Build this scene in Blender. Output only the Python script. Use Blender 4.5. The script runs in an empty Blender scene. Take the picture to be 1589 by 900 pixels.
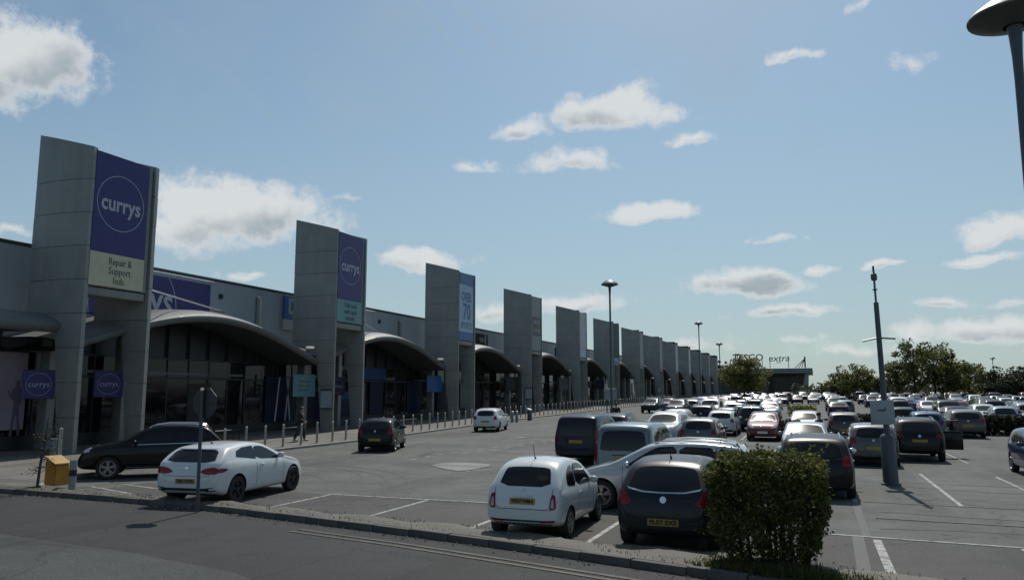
import bpy, bmesh, math, random
from mathutils import Vector, Matrix, geometry
from mathutils.bvhtree import BVHTree
random.seed(7)
C = bpy.context.scene.collection
S = bpy.context.scene
R = math.radians
PI = math.pi

# ------------------------------------------------------------------ camera
EYE = 2.65
PITCH, YAW, FPX = R(7.548), R(21.446), 1200.0
fw = Vector((-math.sin(YAW)*math.cos(PITCH), math.cos(YAW)*math.cos(PITCH), math.sin(PITCH)))
rt = Vector((math.cos(YAW), math.sin(YAW), 0))
up = rt.cross(fw)
cam_d = bpy.data.cameras.new('camera'); cam = bpy.data.objects.new('camera', cam_d); C.objects.link(cam)
cam.matrix_world = Matrix(((rt.x, up.x, -fw.x, 0), (rt.y, up.y, -fw.y, 0), (rt.z, up.z, -fw.z, EYE), (0, 0, 0, 1)))
cam_d.sensor_width = 36; cam_d.lens = 36*FPX/1589; cam_d.clip_end = 6000; cam_d.clip_start = .1
S.camera = cam
def ray(px, py): return fw + rt*((px-794.5)/FPX) + up*((450-py)/FPX)

# ------------------------------------------------------------------ sky, sun, exposure
SUN_EL, SUN_AZ = 53.0, -7.0            # azimuth measured from +Y towards +X
W = bpy.data.worlds.new('World'); S.world = W; W.use_nodes = True
wn, wl = W.node_tree.nodes, W.node_tree.links
wn.clear()
def wnode(t, **k):
    n = wn.new(t)
    for a, b in k.items(): setattr(n, a, b)
    return n
def wmath(op, a, b=None, c=None, clamp=False):
    n = wnode('ShaderNodeMath', operation=op, use_clamp=clamp)
    for i, v in enumerate((a, b, c)):
        if v is None: continue
        if isinstance(v, (int, float)): n.inputs[i].default_value = v
        else: wl.new(v, n.inputs[i])
    return n.outputs[0]
def wmap(v, a, b, c=0., d=1., smooth=True):
    n = wnode('ShaderNodeMapRange', interpolation_type='SMOOTHSTEP' if smooth else 'LINEAR')
    wl.new(v, n.inputs[0])
    for i, q in enumerate((a, b, c, d)): n.inputs[i+1].default_value = q
    return n.outputs[0]
sky = wnode('ShaderNodeTexSky', sky_type='NISHITA', sun_disc=False)
sky.sun_elevation = R(SUN_EL); sky.sun_rotation = R(SUN_AZ); sky.air_density = 1.0; sky.dust_density = .8; sky.ozone_density = 1.2
tc = wnode('ShaderNodeTexCoord'); sep = wnode('ShaderNodeSeparateXYZ'); wl.new(tc.outputs['Generated'], sep.inputs[0])
az = wmath('ARCTAN2', sep.outputs[0], sep.outputs[1]); el = wmath('ARCSINE', sep.outputs[2])
comb = wnode('ShaderNodeCombineXYZ'); wl.new(az, comb.inputs[0]); wl.new(el, comb.inputs[1])
def wnoise(scale, detail, rough, vec=None, off=None):
    v = vec or comb.outputs[0]
    if off:
        a = wnode('ShaderNodeVectorMath', operation='ADD'); wl.new(v, a.inputs[0]); a.inputs[1].default_value = off; v = a.outputs[0]
    n = wnode('ShaderNodeTexNoise'); wl.new(v, n.inputs['Vector'])
    n.inputs['Scale'].default_value = scale; n.inputs['Detail'].default_value = detail; n.inputs['Roughness'].default_value = rough
    return n.outputs['Fac'], n.outputs['Color']
_, wc = wnoise(11, 3, .6)
wsub = wnode('ShaderNodeVectorMath', operation='SUBTRACT'); wl.new(wc, wsub.inputs[0]); wsub.inputs[1].default_value = (.5, .5, .5)
wma = wnode('ShaderNodeVectorMath', operation='MULTIPLY_ADD'); wl.new(wsub.outputs[0], wma.inputs[0]); wma.inputs[1].default_value = (.075, .04, 0)
wl.new(comb.outputs[0], wma.inputs[2]); wv = wma.outputs[0]
CL = [(60,106,92,84,1.2),(10,150,60,50,.8),(365,335,170,78,1.2),(300,365,90,60,.9),(480,335,60,26,.45),(655,405,92,28,1.05),
 (955,178,118,52,1.25),(900,172,60,30,.9),(815,198,42,28,.9),(880,258,92,28,.75),(735,258,55,13,.5),(1012,331,96,27,1.15),(1222,94,46,17,.95),
 (1075,216,40,16,.75),(1160,446,118,36,1.15),(1185,430,50,18,.9),(1225,488,98,17,.85),(1555,360,60,34,1.1),(1530,405,66,14,.8),(890,474,105,28,1.0),
 (775,490,45,22,.55),(1520,518,125,30,1.0),(1080,535,90,14,.45),(20,366,45,10,.6),(390,432,45,11,.7),(545,308,35,12,.45),(1270,420,38,11,.7),
 (1365,409,34,9,.7),(1455,475,48,14,.75),(1420,92,32,20,.4),(1335,4,30,14,.5),(1200,375,45,7,.45),(1330,540,120,16,.4),(1230,527,60,12,.4),(1010,560,80,10,.35),(1570,470,40,10,.5)]
mask = None; acc_s = None; acc_w = None
for x, y, rx, ry, a in CL:
    d = ray(x, y).normalized(); e0 = math.asin(d.z); a0 = math.atan2(d.x, d.y)
    k = 1200*1.06
    sx, sy = k*math.cos(e0)/rx/1.0, k/ry
    m = wnode('ShaderNodeVectorMath', operation='MULTIPLY_ADD'); wl.new(wv, m.inputs[0])
    m.inputs[1].default_value = (sx, sy, 0); m.inputs[2].default_value = (-a0*sx, -e0*sy, 0)
    sp_ = wnode('ShaderNodeSeparateXYZ'); wl.new(m.outputs[0], sp_.inputs[0])
    yy = wmath('MAXIMUM', sp_.outputs[1], wmath('MULTIPLY', sp_.outputs[1], -1.7))        # flatter base, fuller top
    ln = wmath('SQRT', wmath('ADD', wmath('MULTIPLY', sp_.outputs[0], sp_.outputs[0]), wmath('MULTIPLY', yy, yy)))
    v = wmath('MULTIPLY_ADD', ln, -a, a)
    w_ = wmath('MAXIMUM', wmath('ADD', v, .25), 0); t_ = wmath('MULTIPLY', w_, sp_.outputs[1])
    acc_w = w_ if acc_w is None else wmath('ADD', acc_w, w_); acc_s = t_ if acc_s is None else wmath('ADD', acc_s, t_)
    mask = v if mask is None else wmath('MAXIMUM', mask, v)
# the same kind of cumulus goes on outside the part of the sky in view
gn, _ = wnoise(5.5, 2, .5, wv)
gm = wmap(gn, .58, .80, -.3, .9, False)
dd = wnode('ShaderNodeVectorMath', operation='MULTIPLY_ADD'); wl.new(comb.outputs[0], dd.inputs[0])
dd.inputs[1].default_value = (1/.78, 1/.52, 0); dd.inputs[2].default_value = (YAW/.78, -.08/.52, 0)
dl = wnode('ShaderNodeVectorMath', operation='LENGTH'); wl.new(dd.outputs[0], dl.inputs[0])
gm = wmath('ADD', gm, wmap(dl.outputs['Value'], .9, 1.15, -1.2, 0))
mask = wmath('MAXIMUM', mask, gm)
fb, _ = wnoise(21, 9, .68)
fb2, _ = wnoise(7, 5, .55, off=(3, 7, 0))
dens = wmath('ADD', mask, wmath('MULTIPLY_ADD', fb, 1.8, -.95))
cov = wmap(dens, -.06, .50)
cov = wmath('MULTIPLY', cov, .93)
hgt = wmath('DIVIDE', acc_s, wmath('MAXIMUM', acc_w, .02))
core = wmath('ADD', hgt, wmath('MULTIPLY_ADD', fb2, 2.6, -1.3))
core = wmath('MULTIPLY', wmap(core, .25, -.45), wmap(dens, .15, .8))
# thin high veil and one faded contrail
veil, _ = wnoise(3.2, 6, .6, off=(9, 2, 0))
veil = wmap(veil, .38, .72, .0, .42)
def streak(qa, qb, w0, amt):
    p0, p1 = ray(*qa).normalized(), ray(*qb).normalized()
    a0, e0, a1, e1 = math.atan2(p0.x, p0.y), math.asin(p0.z), math.atan2(p1.x, p1.y), math.asin(p1.z)
    l = math.hypot(a1-a0, e1-e0); ux, uy = (a1-a0)/l, (e1-e0)/l
    d1 = wnode('ShaderNodeVectorMath', operation='DOT_PRODUCT'); wl.new(comb.outputs[0], d1.inputs[0]); d1.inputs[1].default_value = (-uy, ux, 0)
    d2 = wnode('ShaderNodeVectorMath', operation='DOT_PRODUCT'); wl.new(comb.outputs[0], d2.inputs[0]); d2.inputs[1].default_value = (ux, uy, 0)
    off = wmath('ABSOLUTE', wmath('SUBTRACT', d1.outputs['Value'], -uy*a0+ux*e0)); al = wmath('SUBTRACT', d2.outputs['Value'], ux*a0+uy*e0)
    return wmath('MULTIPLY', wmath('MULTIPLY', wmap(off, w0*.15, w0, amt, 0), wmap(al, l*.45, l, 1, 0)), wmap(al, -.08, .02))
p0, p1 = ray(645, 0).normalized(), ray(800, 175).normalized()
a0, e0, a1, e1 = math.atan2(p0.x, p0.y), math.asin(p0.z), math.atan2(p1.x, p1.y), math.asin(p1.z)
L_ = math.hypot(a1-a0, e1-e0); ux, uy = (a1-a0)/L_, (e1-e0)/L_
dt = wnode('ShaderNodeVectorMath', operation='DOT_PRODUCT'); wl.new(wv if False else comb.outputs[0], dt.inputs[0]); dt.inputs[1].default_value = (-uy, ux, 0)
dist = wmath('ABSOLUTE', wmath('SUBTRACT', dt.outputs['Value'], -uy*a0+ux*e0))
dt2 = wnode('ShaderNodeVectorMath', operation='DOT_PRODUCT'); wl.new(comb.outputs[0], dt2.inputs[0]); dt2.inputs[1].default_value = (ux, uy, 0)
along = wmath('SUBTRACT', dt2.outputs['Value'], ux*a0+uy*e0)
trail = wmath('MULTIPLY', wmap(dist, .0007, .0034, .5, 0), wmap(along, .03, L_, 1, 0))
veil = wmath('MAXIMUM', veil, trail)
for (qa, qb, w0, a_) in (((700, 0), (830, 130), .010, .26), ((270, 40), (560, 300), .016, .28), ((1500, 250), (1589, 165), .003, .22)):
    veil = wmath('MAXIMUM', veil, streak(qa, qb, w0, a_))
cov0 = cov
cov = wmath('MULTIPLY', cov, wmap(el, -.01, .03))
haze_amt = wmath('MAXIMUM', wmath('MULTIPLY', wmap(el, .0, .50, 1, 0), .66), veil)
ccol = wnode('ShaderNodeMix', data_type='RGBA'); wl.new(core, ccol.inputs[0])
ccol.inputs[6].default_value = (7.6, 7.9, 8.0, 1); ccol.inputs[7].default_value = (3.9, 4.5, 4.9, 1)
tint = wnode('ShaderNodeMix', data_type='RGBA', blend_type='MULTIPLY'); tint.inputs[0].default_value = 1
wl.new(sky.outputs[0], tint.inputs[6]); tint.inputs[7].default_value = (.88, 1.0, .96, 1)
cmix = wnode('ShaderNodeMix', data_type='RGBA'); wl.new(cov, cmix.inputs[0])
hz = wnode('ShaderNodeMix', data_type='RGBA'); wl.new(haze_amt, hz.inputs[0]); wl.new(tint.outputs[2], hz.inputs[6]); hz.inputs[7].default_value = (3.7, 4.75, 5.5, 1)
wl.new(hz.outputs[2], cmix.inputs[6]); wl.new(ccol.outputs[2], cmix.inputs[7])
bg = wnode('ShaderNodeBackground'); bg.inputs[1].default_value = 0.098
wl.new(cmix.outputs[2], bg.inputs[0]); wo = wnode('ShaderNodeOutputWorld'); wl.new(bg.outputs[0], wo.inputs[0])
sun_d = bpy.data.lights.new('sun', 'SUN'); sun_d.energy = 3.6; sun_d.angle = R(.53); sun_d.color = (1, .95, .87)
sun = bpy.data.objects.new('sun', sun_d); C.objects.link(sun)
sd = Vector((math.sin(R(SUN_AZ))*math.cos(R(SUN_EL)), math.cos(R(SUN_AZ))*math.cos(R(SUN_EL)), math.sin(R(SUN_EL))))
sun.rotation_euler = sd.to_track_quat('Z', 'Y').to_euler(); sun.location = (0, 0, 60)
S.view_settings.view_transform = 'Standard'; S.view_settings.look = 'None'; S.view_settings.exposure = -0.1; S.view_settings.gamma = 1
S.cycles.max_bounces = 6

# ------------------------------------------------------------------ helpers
def G(y):
    y = min(y, 250)
    f = lambda q: .00425*((q-32)+math.sqrt((q-32)**2+64))
    return max(f(y)-f(0), -.02)
def atX(px, py, X):
    d = ray(px, py); t = X/d.x; return Vector((0, 0, EYE))+d*t
def gg(px, py, h=0.):
    d = ray(px, py); P = Vector((0, 0, EYE)); lo, hi = 1, 900
    F = lambda t: (P+d*t).z-G((P+d*t).y)-h
    for _ in range(60):
        m = .5*(lo+hi)
        if F(m) > 0: lo = m
        else: hi = m
    return P+d*lo
def mat(name, col, rough=.6, metal=0., coat=0., spec=.5, var=0., vscale=3., bump=0., bscale=40., island=0., emis=None, stain=None):
    m = bpy.data.materials.new(name); m.use_nodes = True; nt = m.node_tree; b = nt.nodes['Principled BSDF']
    b.inputs['Base Color'].default_value = (*col, 1); b.inputs['Roughness'].default_value = rough; b.inputs['Metallic'].default_value = metal
    b.inputs['Coat Weight'].default_value = coat; b.inputs['Coat Roughness'].default_value = .045; b.inputs['Specular IOR Level'].default_value = spec
    N = nt.nodes.new; Lk = nt.links.new
    tcn = N('ShaderNodeTexCoord')
    last = None
    if var:
        n = N('ShaderNodeTexNoise'); n.inputs['Scale'].default_value = vscale; n.inputs['Detail'].default_value = 7; n.inputs['Roughness'].default_value = .65
        Lk(tcn.outputs['Object'], n.inputs['Vector'])
        r = N('ShaderNodeMapRange'); Lk(n.outputs['Fac'], r.inputs[0]); r.inputs[1].default_value = .3; r.inputs[2].default_value = .7
        r.inputs[3].default_value = 1-var; r.inputs[4].default_value = 1+var
        mx = N('ShaderNodeMix'); mx.data_type = 'RGBA'; mx.blend_type = 'MULTIPLY'; mx.inputs[0].default_value = 1
        mx.inputs[6].default_value = (*col, 1); Lk(r.outputs[0], mx.inputs[7]); last = mx.outputs[2]
        Lk(last, b.inputs['Base Color'])
        rr = N('ShaderNodeMapRange'); Lk(n.outputs['Fac'], rr.inputs[0]); rr.inputs[3].default_value = max(.02, rough*(1-var)); rr.inputs[4].default_value = min(1, rough*(1+var)); Lk(rr.outputs[0], b.inputs['Roughness'])
    if island:
        g = N('ShaderNodeNewGeometry'); r = N('ShaderNodeMapRange'); Lk(g.outputs['Random Per Island'], r.inputs[0]); r.inputs[3].default_value = 1-island; r.inputs[4].default_value = 1+island
        mx = N('ShaderNodeMix'); mx.data_type = 'RGBA'; mx.blend_type = 'MULTIPLY'; mx.inputs[0].default_value = 1
        if last: Lk(last, mx.inputs[6])
        else: mx.inputs[6].default_value = (*col, 1)
        Lk(r.outputs[0], mx.inputs[7]); Lk(mx.outputs[2], b.inputs['Base Color'])
    if bump:
        n = N('ShaderNodeTexNoise'); n.inputs['Scale'].default_value = bscale; n.inputs['Detail'].default_value = 4; Lk(tcn.outputs['Object'], n.inputs['Vector'])
        bp = N('ShaderNodeBump'); bp.inputs['Strength'].default_value = bump; bp.inputs['Distance'].default_value = .02; Lk(n.outputs['Fac'], bp.inputs['Height']); Lk(bp.outputs[0], b.inputs['Normal'])
    return m
def asphalt(name, col, patch=.25, speck=.5, wear=.0):
    m = bpy.data.materials.new(name); m.use_nodes = True; nt = m.node_tree; b = nt.nodes['Principled BSDF']; N = nt.nodes.new; Lk = nt.links.new
    g = N('ShaderNodeTexCoord'); cur = None
    def layer(scale, detail, lo, hi, a0=.3, a1=.7, stretch=None):
        nonlocal cur
        v = g.outputs['Object']
        if stretch:
            mp = N('ShaderNodeMapping'); mp.inputs['Scale'].default_value = stretch; Lk(v, mp.inputs[0]); v = mp.outputs[0]
        n = N('ShaderNodeTexNoise'); n.inputs['Scale'].default_value = scale; n.inputs['Detail'].default_value = detail; n.inputs['Roughness'].default_value = .65; Lk(v, n.inputs['Vector'])
        r = N('ShaderNodeMapRange'); Lk(n.outputs['Fac'], r.inputs[0]); r.inputs[1].default_value = a0; r.inputs[2].default_value = a1; r.inputs[3].default_value = lo; r.inputs[4].default_value = hi
        mx = N('ShaderNodeMix'); mx.data_type = 'RGBA'; mx.blend_type = 'MULTIPLY'; mx.inputs[0].default_value = 1
        if cur: Lk(cur, mx.inputs[6])
        else: mx.inputs[6].default_value = (*col, 1)
        Lk(r.outputs[0], mx.inputs[7]); cur = mx.outputs[2]; return n
    layer(.22, 5, 1-patch, 1+patch); layer(1.6, 6, 1-patch*.6, 1+patch*.6); n = layer(38, 3, 1-speck, 1+speck)
    layer(.5, 4, .76, 1.05, .36, .46, (1, .12, 1)); layer(.45, 5, .70, 1.02, .34, .44, (.14, 1, 1)); layer(2.3, 3, .60, 1.0, .27, .34)
    wv_ = N('ShaderNodeTexNoise'); wv_.inputs['Scale'].default_value = 1.1; wv_.inputs['Detail'].default_value = 5; Lk(g.outputs['Object'], wv_.inputs['Vector'])
    ad = N('ShaderNodeVectorMath'); ad.operation = 'MULTIPLY_ADD'; Lk(wv_.outputs['Color'], ad.inputs[0]); ad.inputs[1].default_value = (1.3, 1.3, 0); Lk(g.outputs['Object'], ad.inputs[2])
    vo = N('ShaderNodeTexVoronoi'); vo.feature = 'DISTANCE_TO_EDGE'; vo.inputs['Scale'].default_value = .21; Lk(ad.outputs[0], vo.inputs['Vector'])
    cr = N('ShaderNodeMapRange'); Lk(vo.outputs['Distance'], cr.inputs[0]); cr.inputs[1].default_value = .001; cr.inputs[2].default_value = .0075; cr.inputs[3].default_value = .55; cr.inputs[4].default_value = 1
    cx = N('ShaderNodeMix'); cx.data_type = 'RGBA'; cx.blend_type = 'MULTIPLY'; cx.inputs[0].default_value = 1; Lk(cur, cx.inputs[6]); Lk(cr.outputs[0], cx.inputs[7]); cur = cx.outputs[2]
    Lk(cur, b.inputs['Base Color']); b.inputs['Roughness'].default_value = .82; b.inputs['Specular IOR Level'].default_value = .35
    bp = N('ShaderNodeBump'); bp.inputs['Strength'].default_value = .5; bp.inputs['Distance'].default_value = .01; Lk(n.outputs['Fac'], bp.inputs['Height']); Lk(bp.outputs[0], b.inputs['Normal'])
    return m
def leafmat(name, col, trans=.35, island=.45):
    m = bpy.data.materials.new(name); m.use_nodes = True; nt = m.node_tree; N = nt.nodes.new; Lk = nt.links.new
    b = nt.nodes['Principled BSDF']; b.inputs['Roughness'].default_value = .6; b.inputs['Specular IOR Level'].default_value = .3
    g = N('ShaderNodeNewGeometry'); hs = N('ShaderNodeHueSaturation'); hs.inputs['Color'].default_value = (*col, 1)
    r = N('ShaderNodeMapRange'); Lk(g.outputs['Random Per Island'], r.inputs[0]); r.inputs[3].default_value = 1-island; r.inputs[4].default_value = 1+island; Lk(r.outputs[0], hs.inputs['Value'])
    r2 = N('ShaderNodeMapRange'); Lk(g.outputs['Random Per Island'], r2.inputs[0]); r2.inputs[3].default_value = .53; r2.inputs[4].default_value = .47; Lk(r2.outputs[0], hs.inputs['Hue'])
    Lk(hs.outputs[0], b.inputs['Base Color'])
    t = N('ShaderNodeBsdfTranslucent'); Lk(hs.outputs[0], t.inputs[0]); mx = N('ShaderNodeMixShader'); mx.inputs[0].default_value = trans
    Lk(b.outputs[0], mx.inputs[1]); Lk(t.outputs[0], mx.inputs[2]); Lk(mx.outputs[0], nt.nodes['Material Output'].inputs[0])
    return m
M = {}
M['lot'] = asphalt('car_park_asphalt', (.088, .091, .085), .30, .35)
M['bay'] = asphalt('bay_asphalt', (.058, .0565, .053), .22, .4)
M['road'] = asphalt('road_asphalt', (.028, .029, .029), .28, .6)
M['road_old'] = asphalt('old_road_asphalt', (.050, .053, .050), .2, .5)
M['patchc'] = asphalt('concrete_patch', (.22, .22, .21), .12, .25)
M['pave'] = asphalt('pavement', (.145, .137, .12), .18, .25)
M['kerb'] = mat('kerb_concrete', (.075, .072, .066), .9, var=.35, vscale=4, bump=.4)
M['kerb_pale'] = mat('pale_kerb', (.27, .26, .235), .9, var=.2, vscale=3, bump=.2)
M['verge'] = mat('verge_soil', (.10, .092, .074), .95, var=.5, vscale=7, bump=.9, bscale=30)
M['white_line'] = mat('worn_road_paint', (.30, .30, .285), .7, var=.6, vscale=9)
M['yellow_line'] = mat('worn_yellow_paint', (.088, .075, .05), .8, var=.55, vscale=12)
M['tar'] = mat('tar_seam', (.10, .10, .10), .8, var=.2, vscale=5)
M['clad'] = mat('grey_metal_cladding', (.225, .235, .222), .5, .0, var=.13, vscale=.6, bump=.05, bscale=3)
M['clad_joint'] = mat('dark_joint', (.06, .065, .07), .7)
M['wall'] = mat('pale_wall_cladding', (.32, .355, .385), .45, .0, var=.06, vscale=.5)
def weathered(m, streak=.14, tone=.07):
    nt = m.node_tree; N = nt.nodes.new; Lk = nt.links.new; b = nt.nodes['Principled BSDF']; src = b.inputs['Base Color'].links[0].from_socket
    g = N('ShaderNodeTexCoord'); oi = N('ShaderNodeObjectInfo'); mp = N('ShaderNodeMapping'); mp.inputs['Scale'].default_value = (1.1, 1.1, .10); Lk(g.outputs['Object'], mp.inputs[0])
    off = N('ShaderNodeVectorMath'); off.operation = 'ADD'; Lk(mp.outputs[0], off.inputs[0]); Lk(oi.outputs['Location'], off.inputs[1])
    n = N('ShaderNodeTexNoise'); n.inputs['Scale'].default_value = 1.7; n.inputs['Detail'].default_value = 6; n.inputs['Roughness'].default_value = .7; Lk(off.outputs[0], n.inputs['Vector'])
    r = N('ShaderNodeMapRange'); Lk(n.outputs['Fac'], r.inputs[0]); r.inputs[1].default_value = .34; r.inputs[2].default_value = .62; r.inputs[3].default_value = 1-streak*1.6; r.inputs[4].default_value = 1+streak*.5
    q = N('ShaderNodeMapRange'); Lk(oi.outputs['Random'], q.inputs[0]); q.inputs[3].default_value = 1-tone; q.inputs[4].default_value = 1+tone
    mu = N('ShaderNodeMath'); mu.operation = 'MULTIPLY'; Lk(r.outputs[0], mu.inputs[0]); Lk(q.outputs[0], mu.inputs[1])
    mx = N('ShaderNodeMix'); mx.data_type = 'RGBA'; mx.blend_type = 'MULTIPLY'; mx.inputs[0].default_value = 1; Lk(src, mx.inputs[6]); Lk(mu.outputs[0], mx.inputs[7]); Lk(mx.outputs[2], b.inputs['Base Color'])
weathered(M['clad'], .065, .06); weathered(M['wall'], .04, .05)
def worn_paint(m, under=(.075, .077, .072), lo=.40, hi=.50):
    nt = m.node_tree; N = nt.nodes.new; Lk = nt.links.new; b = nt.nodes['Principled BSDF']; src = b.inputs['Base Color'].links[0].from_socket
    g = N('ShaderNodeTexCoord'); n = N('ShaderNodeTexNoise'); n.inputs['Scale'].default_value = 5; n.inputs['Detail'].default_value = 8; n.inputs['Roughness'].default_value = .75; Lk(g.outputs['Object'], n.inputs['Vector'])
    r = N('ShaderNodeMapRange'); Lk(n.outputs['Fac'], r.inputs[0]); r.inputs[1].default_value = lo; r.inputs[2].default_value = hi
    mx = N('ShaderNodeMix'); mx.data_type = 'RGBA'; Lk(r.outputs[0], mx.inputs[0]); mx.inputs[6].default_value = (*under, 1); Lk(src, mx.inputs[7]); Lk(mx.outputs[2], b.inputs['Base Color'])
worn_paint(M['white_line']); worn_paint(M['yellow_line'], (.034, .035, .034), .42, .56)
M['capping'] = mat('parapet_capping', (.06, .075, .085), .4, .3)
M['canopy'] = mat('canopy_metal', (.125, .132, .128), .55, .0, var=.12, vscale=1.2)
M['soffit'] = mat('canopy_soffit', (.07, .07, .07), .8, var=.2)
M['glass'] = mat('shop_glass', (.007, .007, .008), .05, spec=.34, var=.3, vscale=.7)
M['frame'] = mat('dark_window_frame', (.025, .026, .028), .4, .3)
M['interior'] = mat('dark_interior', (.03, .03, .03), .8)
M['purple'] = mat('purple_print', (.020, .016, .135), .4, var=.08, vscale=2)
M['purple_d'] = mat('dark_purple_print', (.010, .006, .045), .4)
M['cream'] = mat('cream_print', (.52, .49, .33), .45, var=.07, vscale=1.5)
M['teal'] = mat('teal_print', (.13, .28, .30), .45, var=.06)
M['blue'] = mat('blue_print', (.015, .11, .30), .4, var=.05)
M['blue_d'] = mat('deep_blue_print', (.003, .007, .032), .5, var=.1, spec=.2)
M['blue_w'] = mat('shaded_blue_print', (.008, .05, .14), .5, spec=.2)
M['paleblue'] = mat('pale_blue_print', (.33, .44, .55), .45)
M['white'] = mat('white_lettering', (.42, .42, .50), .5)
M['greyprint'] = mat('grey_print', (.42, .44, .46), .5)
M['dgreyprint'] = mat('dark_grey_print', (.10, .10, .11), .5)
M['black'] = mat('black_print', (.015, .015, .017), .45)
M['slate'] = mat('slate_lettering', (.06, .065, .08), .6)
M['pinkish'] = mat('pale_mauve_print', (.26, .20, .25), .45, var=.1)
M['box_glow'] = mat('sunlit_box_glow', (.7, .7, .66), .4)
M['box_glow'].node_tree.nodes['Principled BSDF'].inputs['Emission Color'].default_value = (1, .97, .88, 1); M['box_glow'].node_tree.nodes['Principled BSDF'].inputs['Emission Strength'].default_value = .22  # slight glow added so the shaded box faces look sunlit
M['steel'] = mat('brushed_steel', (.36, .345, .31), .38, .75, var=.15, vscale=6)
M['steelcap'] = mat('steel_cap', (.6, .6, .58), .3, .9)
M['pole'] = mat('grey_painted_pole', (.065, .075, .09), .45, .2, var=.15)
M['dish'] = mat('lamp_dish', (.13, .135, .145), .5, .2)
M['dish_under'] = mat('lamp_underside', (.07, .075, .065), .6)
M['boardback'] = mat('sign_back_aluminium', (.22, .25, .27), .5, .2, var=.12)
M['dsign'] = mat('dark_sign_back', (.04, .045, .045), .5, .2, var=.15)
M['bin'] = mat('yellow_grit_bin', (.42, .18, .016), .5, var=.2, vscale=3, bump=.15, bscale=8)
M['bin_lid'] = mat('yellow_bin_lid', (.42, .25, .06), .45, var=.15)
M['bark'] = mat('bark', (.045, .036, .028), .9, var=.4, vscale=8, bump=.8, bscale=18)
M['leaf_bush'] = leafmat('bush_leaf', (.092, .104, .026), .42, .65)
M['leaf_grass'] = leafmat('grass_blade', (.075, .085, .022), .25, .4)
M['leaf_a'] = leafmat('tree_leaf_olive', (.150, .155, .042), .45)
M['leaf_b'] = leafmat('tree_leaf_green', (.115, .132, .042), .42)
M['leaf_c'] = leafmat('hedge_leaf_dark', (.032, .040, .018), .2)
M['leaf_d'] = leafmat('far_leaf_blue_green', (.065, .078, .044), .3)
M['carglass'] = mat('car_glass', (.004, .005, .005), .10, spec=.42)
M['tyre'] = mat('tyre_rubber', (.013, .013, .013), .75, bump=.2)
M['rim'] = mat('alloy_rim', (.26, .26, .27), .35, .8)
M['rim_d'] = mat('black_alloy_rim', (.02, .02, .02), .35, .5)
M['trim'] = mat('black_plastic_trim', (.018, .018, .019), .55)
M['under'] = mat('car_underside', (.008, .008, .008), .9)
M['chrome'] = mat('chrome', (.75, .75, .75), .12, 1)
M['taillight'] = mat('red_tail_lamp', (.22, .006, .008), .15, spec=.35)
M['tailwhite'] = mat('clear_lamp_lens', (.35, .33, .33), .12, spec=.8)
M['headlight'] = mat('headlamp_lens', (.45, .47, .48), .08, spec=1)
M['plate_y'] = mat('yellow_number_plate', (.32, .205, .03), .5)
M['plate_w'] = mat('white_number_plate', (.6, .6, .6), .45)
M['skin'] = mat('skin', (.32, .19, .13), .6)
M['hair'] = mat('dark_hair', (.02, .015, .012), .7)
M['cloth_k'] = mat('black_cloth', (.012, .012, .014), .9, var=.3, vscale=14)
M['cloth_b'] = mat('navy_cloth', (.02, .03, .075), .9, var=.3, vscale=14)
M['cloth_g'] = mat('charcoal_cloth', (.03, .03, .034), .9, var=.3, vscale=14)
M['shoe'] = mat('pale_shoe', (.35, .35, .35), .6)

def link(o, parent=None):
    C.objects.link(o)
    if parent is not None: o.parent = parent
    return o
def tag(o, label, cat, group=None):
    o['label'] = label; o['category'] = cat
    if group: o['group'] = group
    return o
def thing(name, label, cat, loc=(0, 0, 0), rz=0., group=None):
    o = bpy.data.objects.new(name, None); o.location = loc; o.rotation_euler = (0, 0, rz); o.empty_display_size = .3
    return tag(link(o), label, cat, group)
def mesh_from(bm, name, mats, smooth=False, sharp=40):
    me = bpy.data.meshes.new(name); bm.normal_update(); bm.to_mesh(me); bm.free()
    for m in (mats if isinstance(mats, (list, tuple)) else [mats]): me.materials.append(M[m] if isinstance(m, str) else m)
    if smooth:
        me.polygons.foreach_set('use_smooth', [True]*len(me.polygons)); me.set_sharp_from_angle(angle=R(sharp))
    return me
def obj(name, me, parent=None, loc=None, kind=None):
    o = bpy.data.objects.new(name, me)
    if loc is not None: o.location = loc
    if kind: o['kind'] = kind
    return link(o, parent)
def part(name, bm, m, parent=None, smooth=False, loc=None, sharp=40, kind=None):
    return obj(name, mesh_from(bm, name, m, smooth, sharp), parent, loc, kind)
def box(bm, x0, x1, y0, y1, z0, z1, bev=0., mi=0, mtx=None):
    vs = [bm.verts.new((x, y, z)) for x in (x0, x1) for y in (y0, y1) for z in (z0, z1)]
    idx = ((0, 1, 3, 2), (4, 6, 7, 5), (0, 4, 5, 1), (2, 3, 7, 6), (0, 2, 6, 4), (1, 5, 7, 3))
    fs = [bm.faces.new([vs[i] for i in f]) for f in idx]
    if bev:
        es = list({e for f in fs for e in f.edges})
        r = bmesh.ops.bevel(bm, geom=es, offset=bev, segments=2, affect='EDGES', profile=.5)
        fs = list({f for v in r['verts'] for f in v.link_faces})
        vs = list({v for f in fs for v in f.verts})
    for f in fs: f.material_index = mi
    if mtx is not None:
        for v in vs: v.co = mtx @ v.co
    return vs
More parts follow.
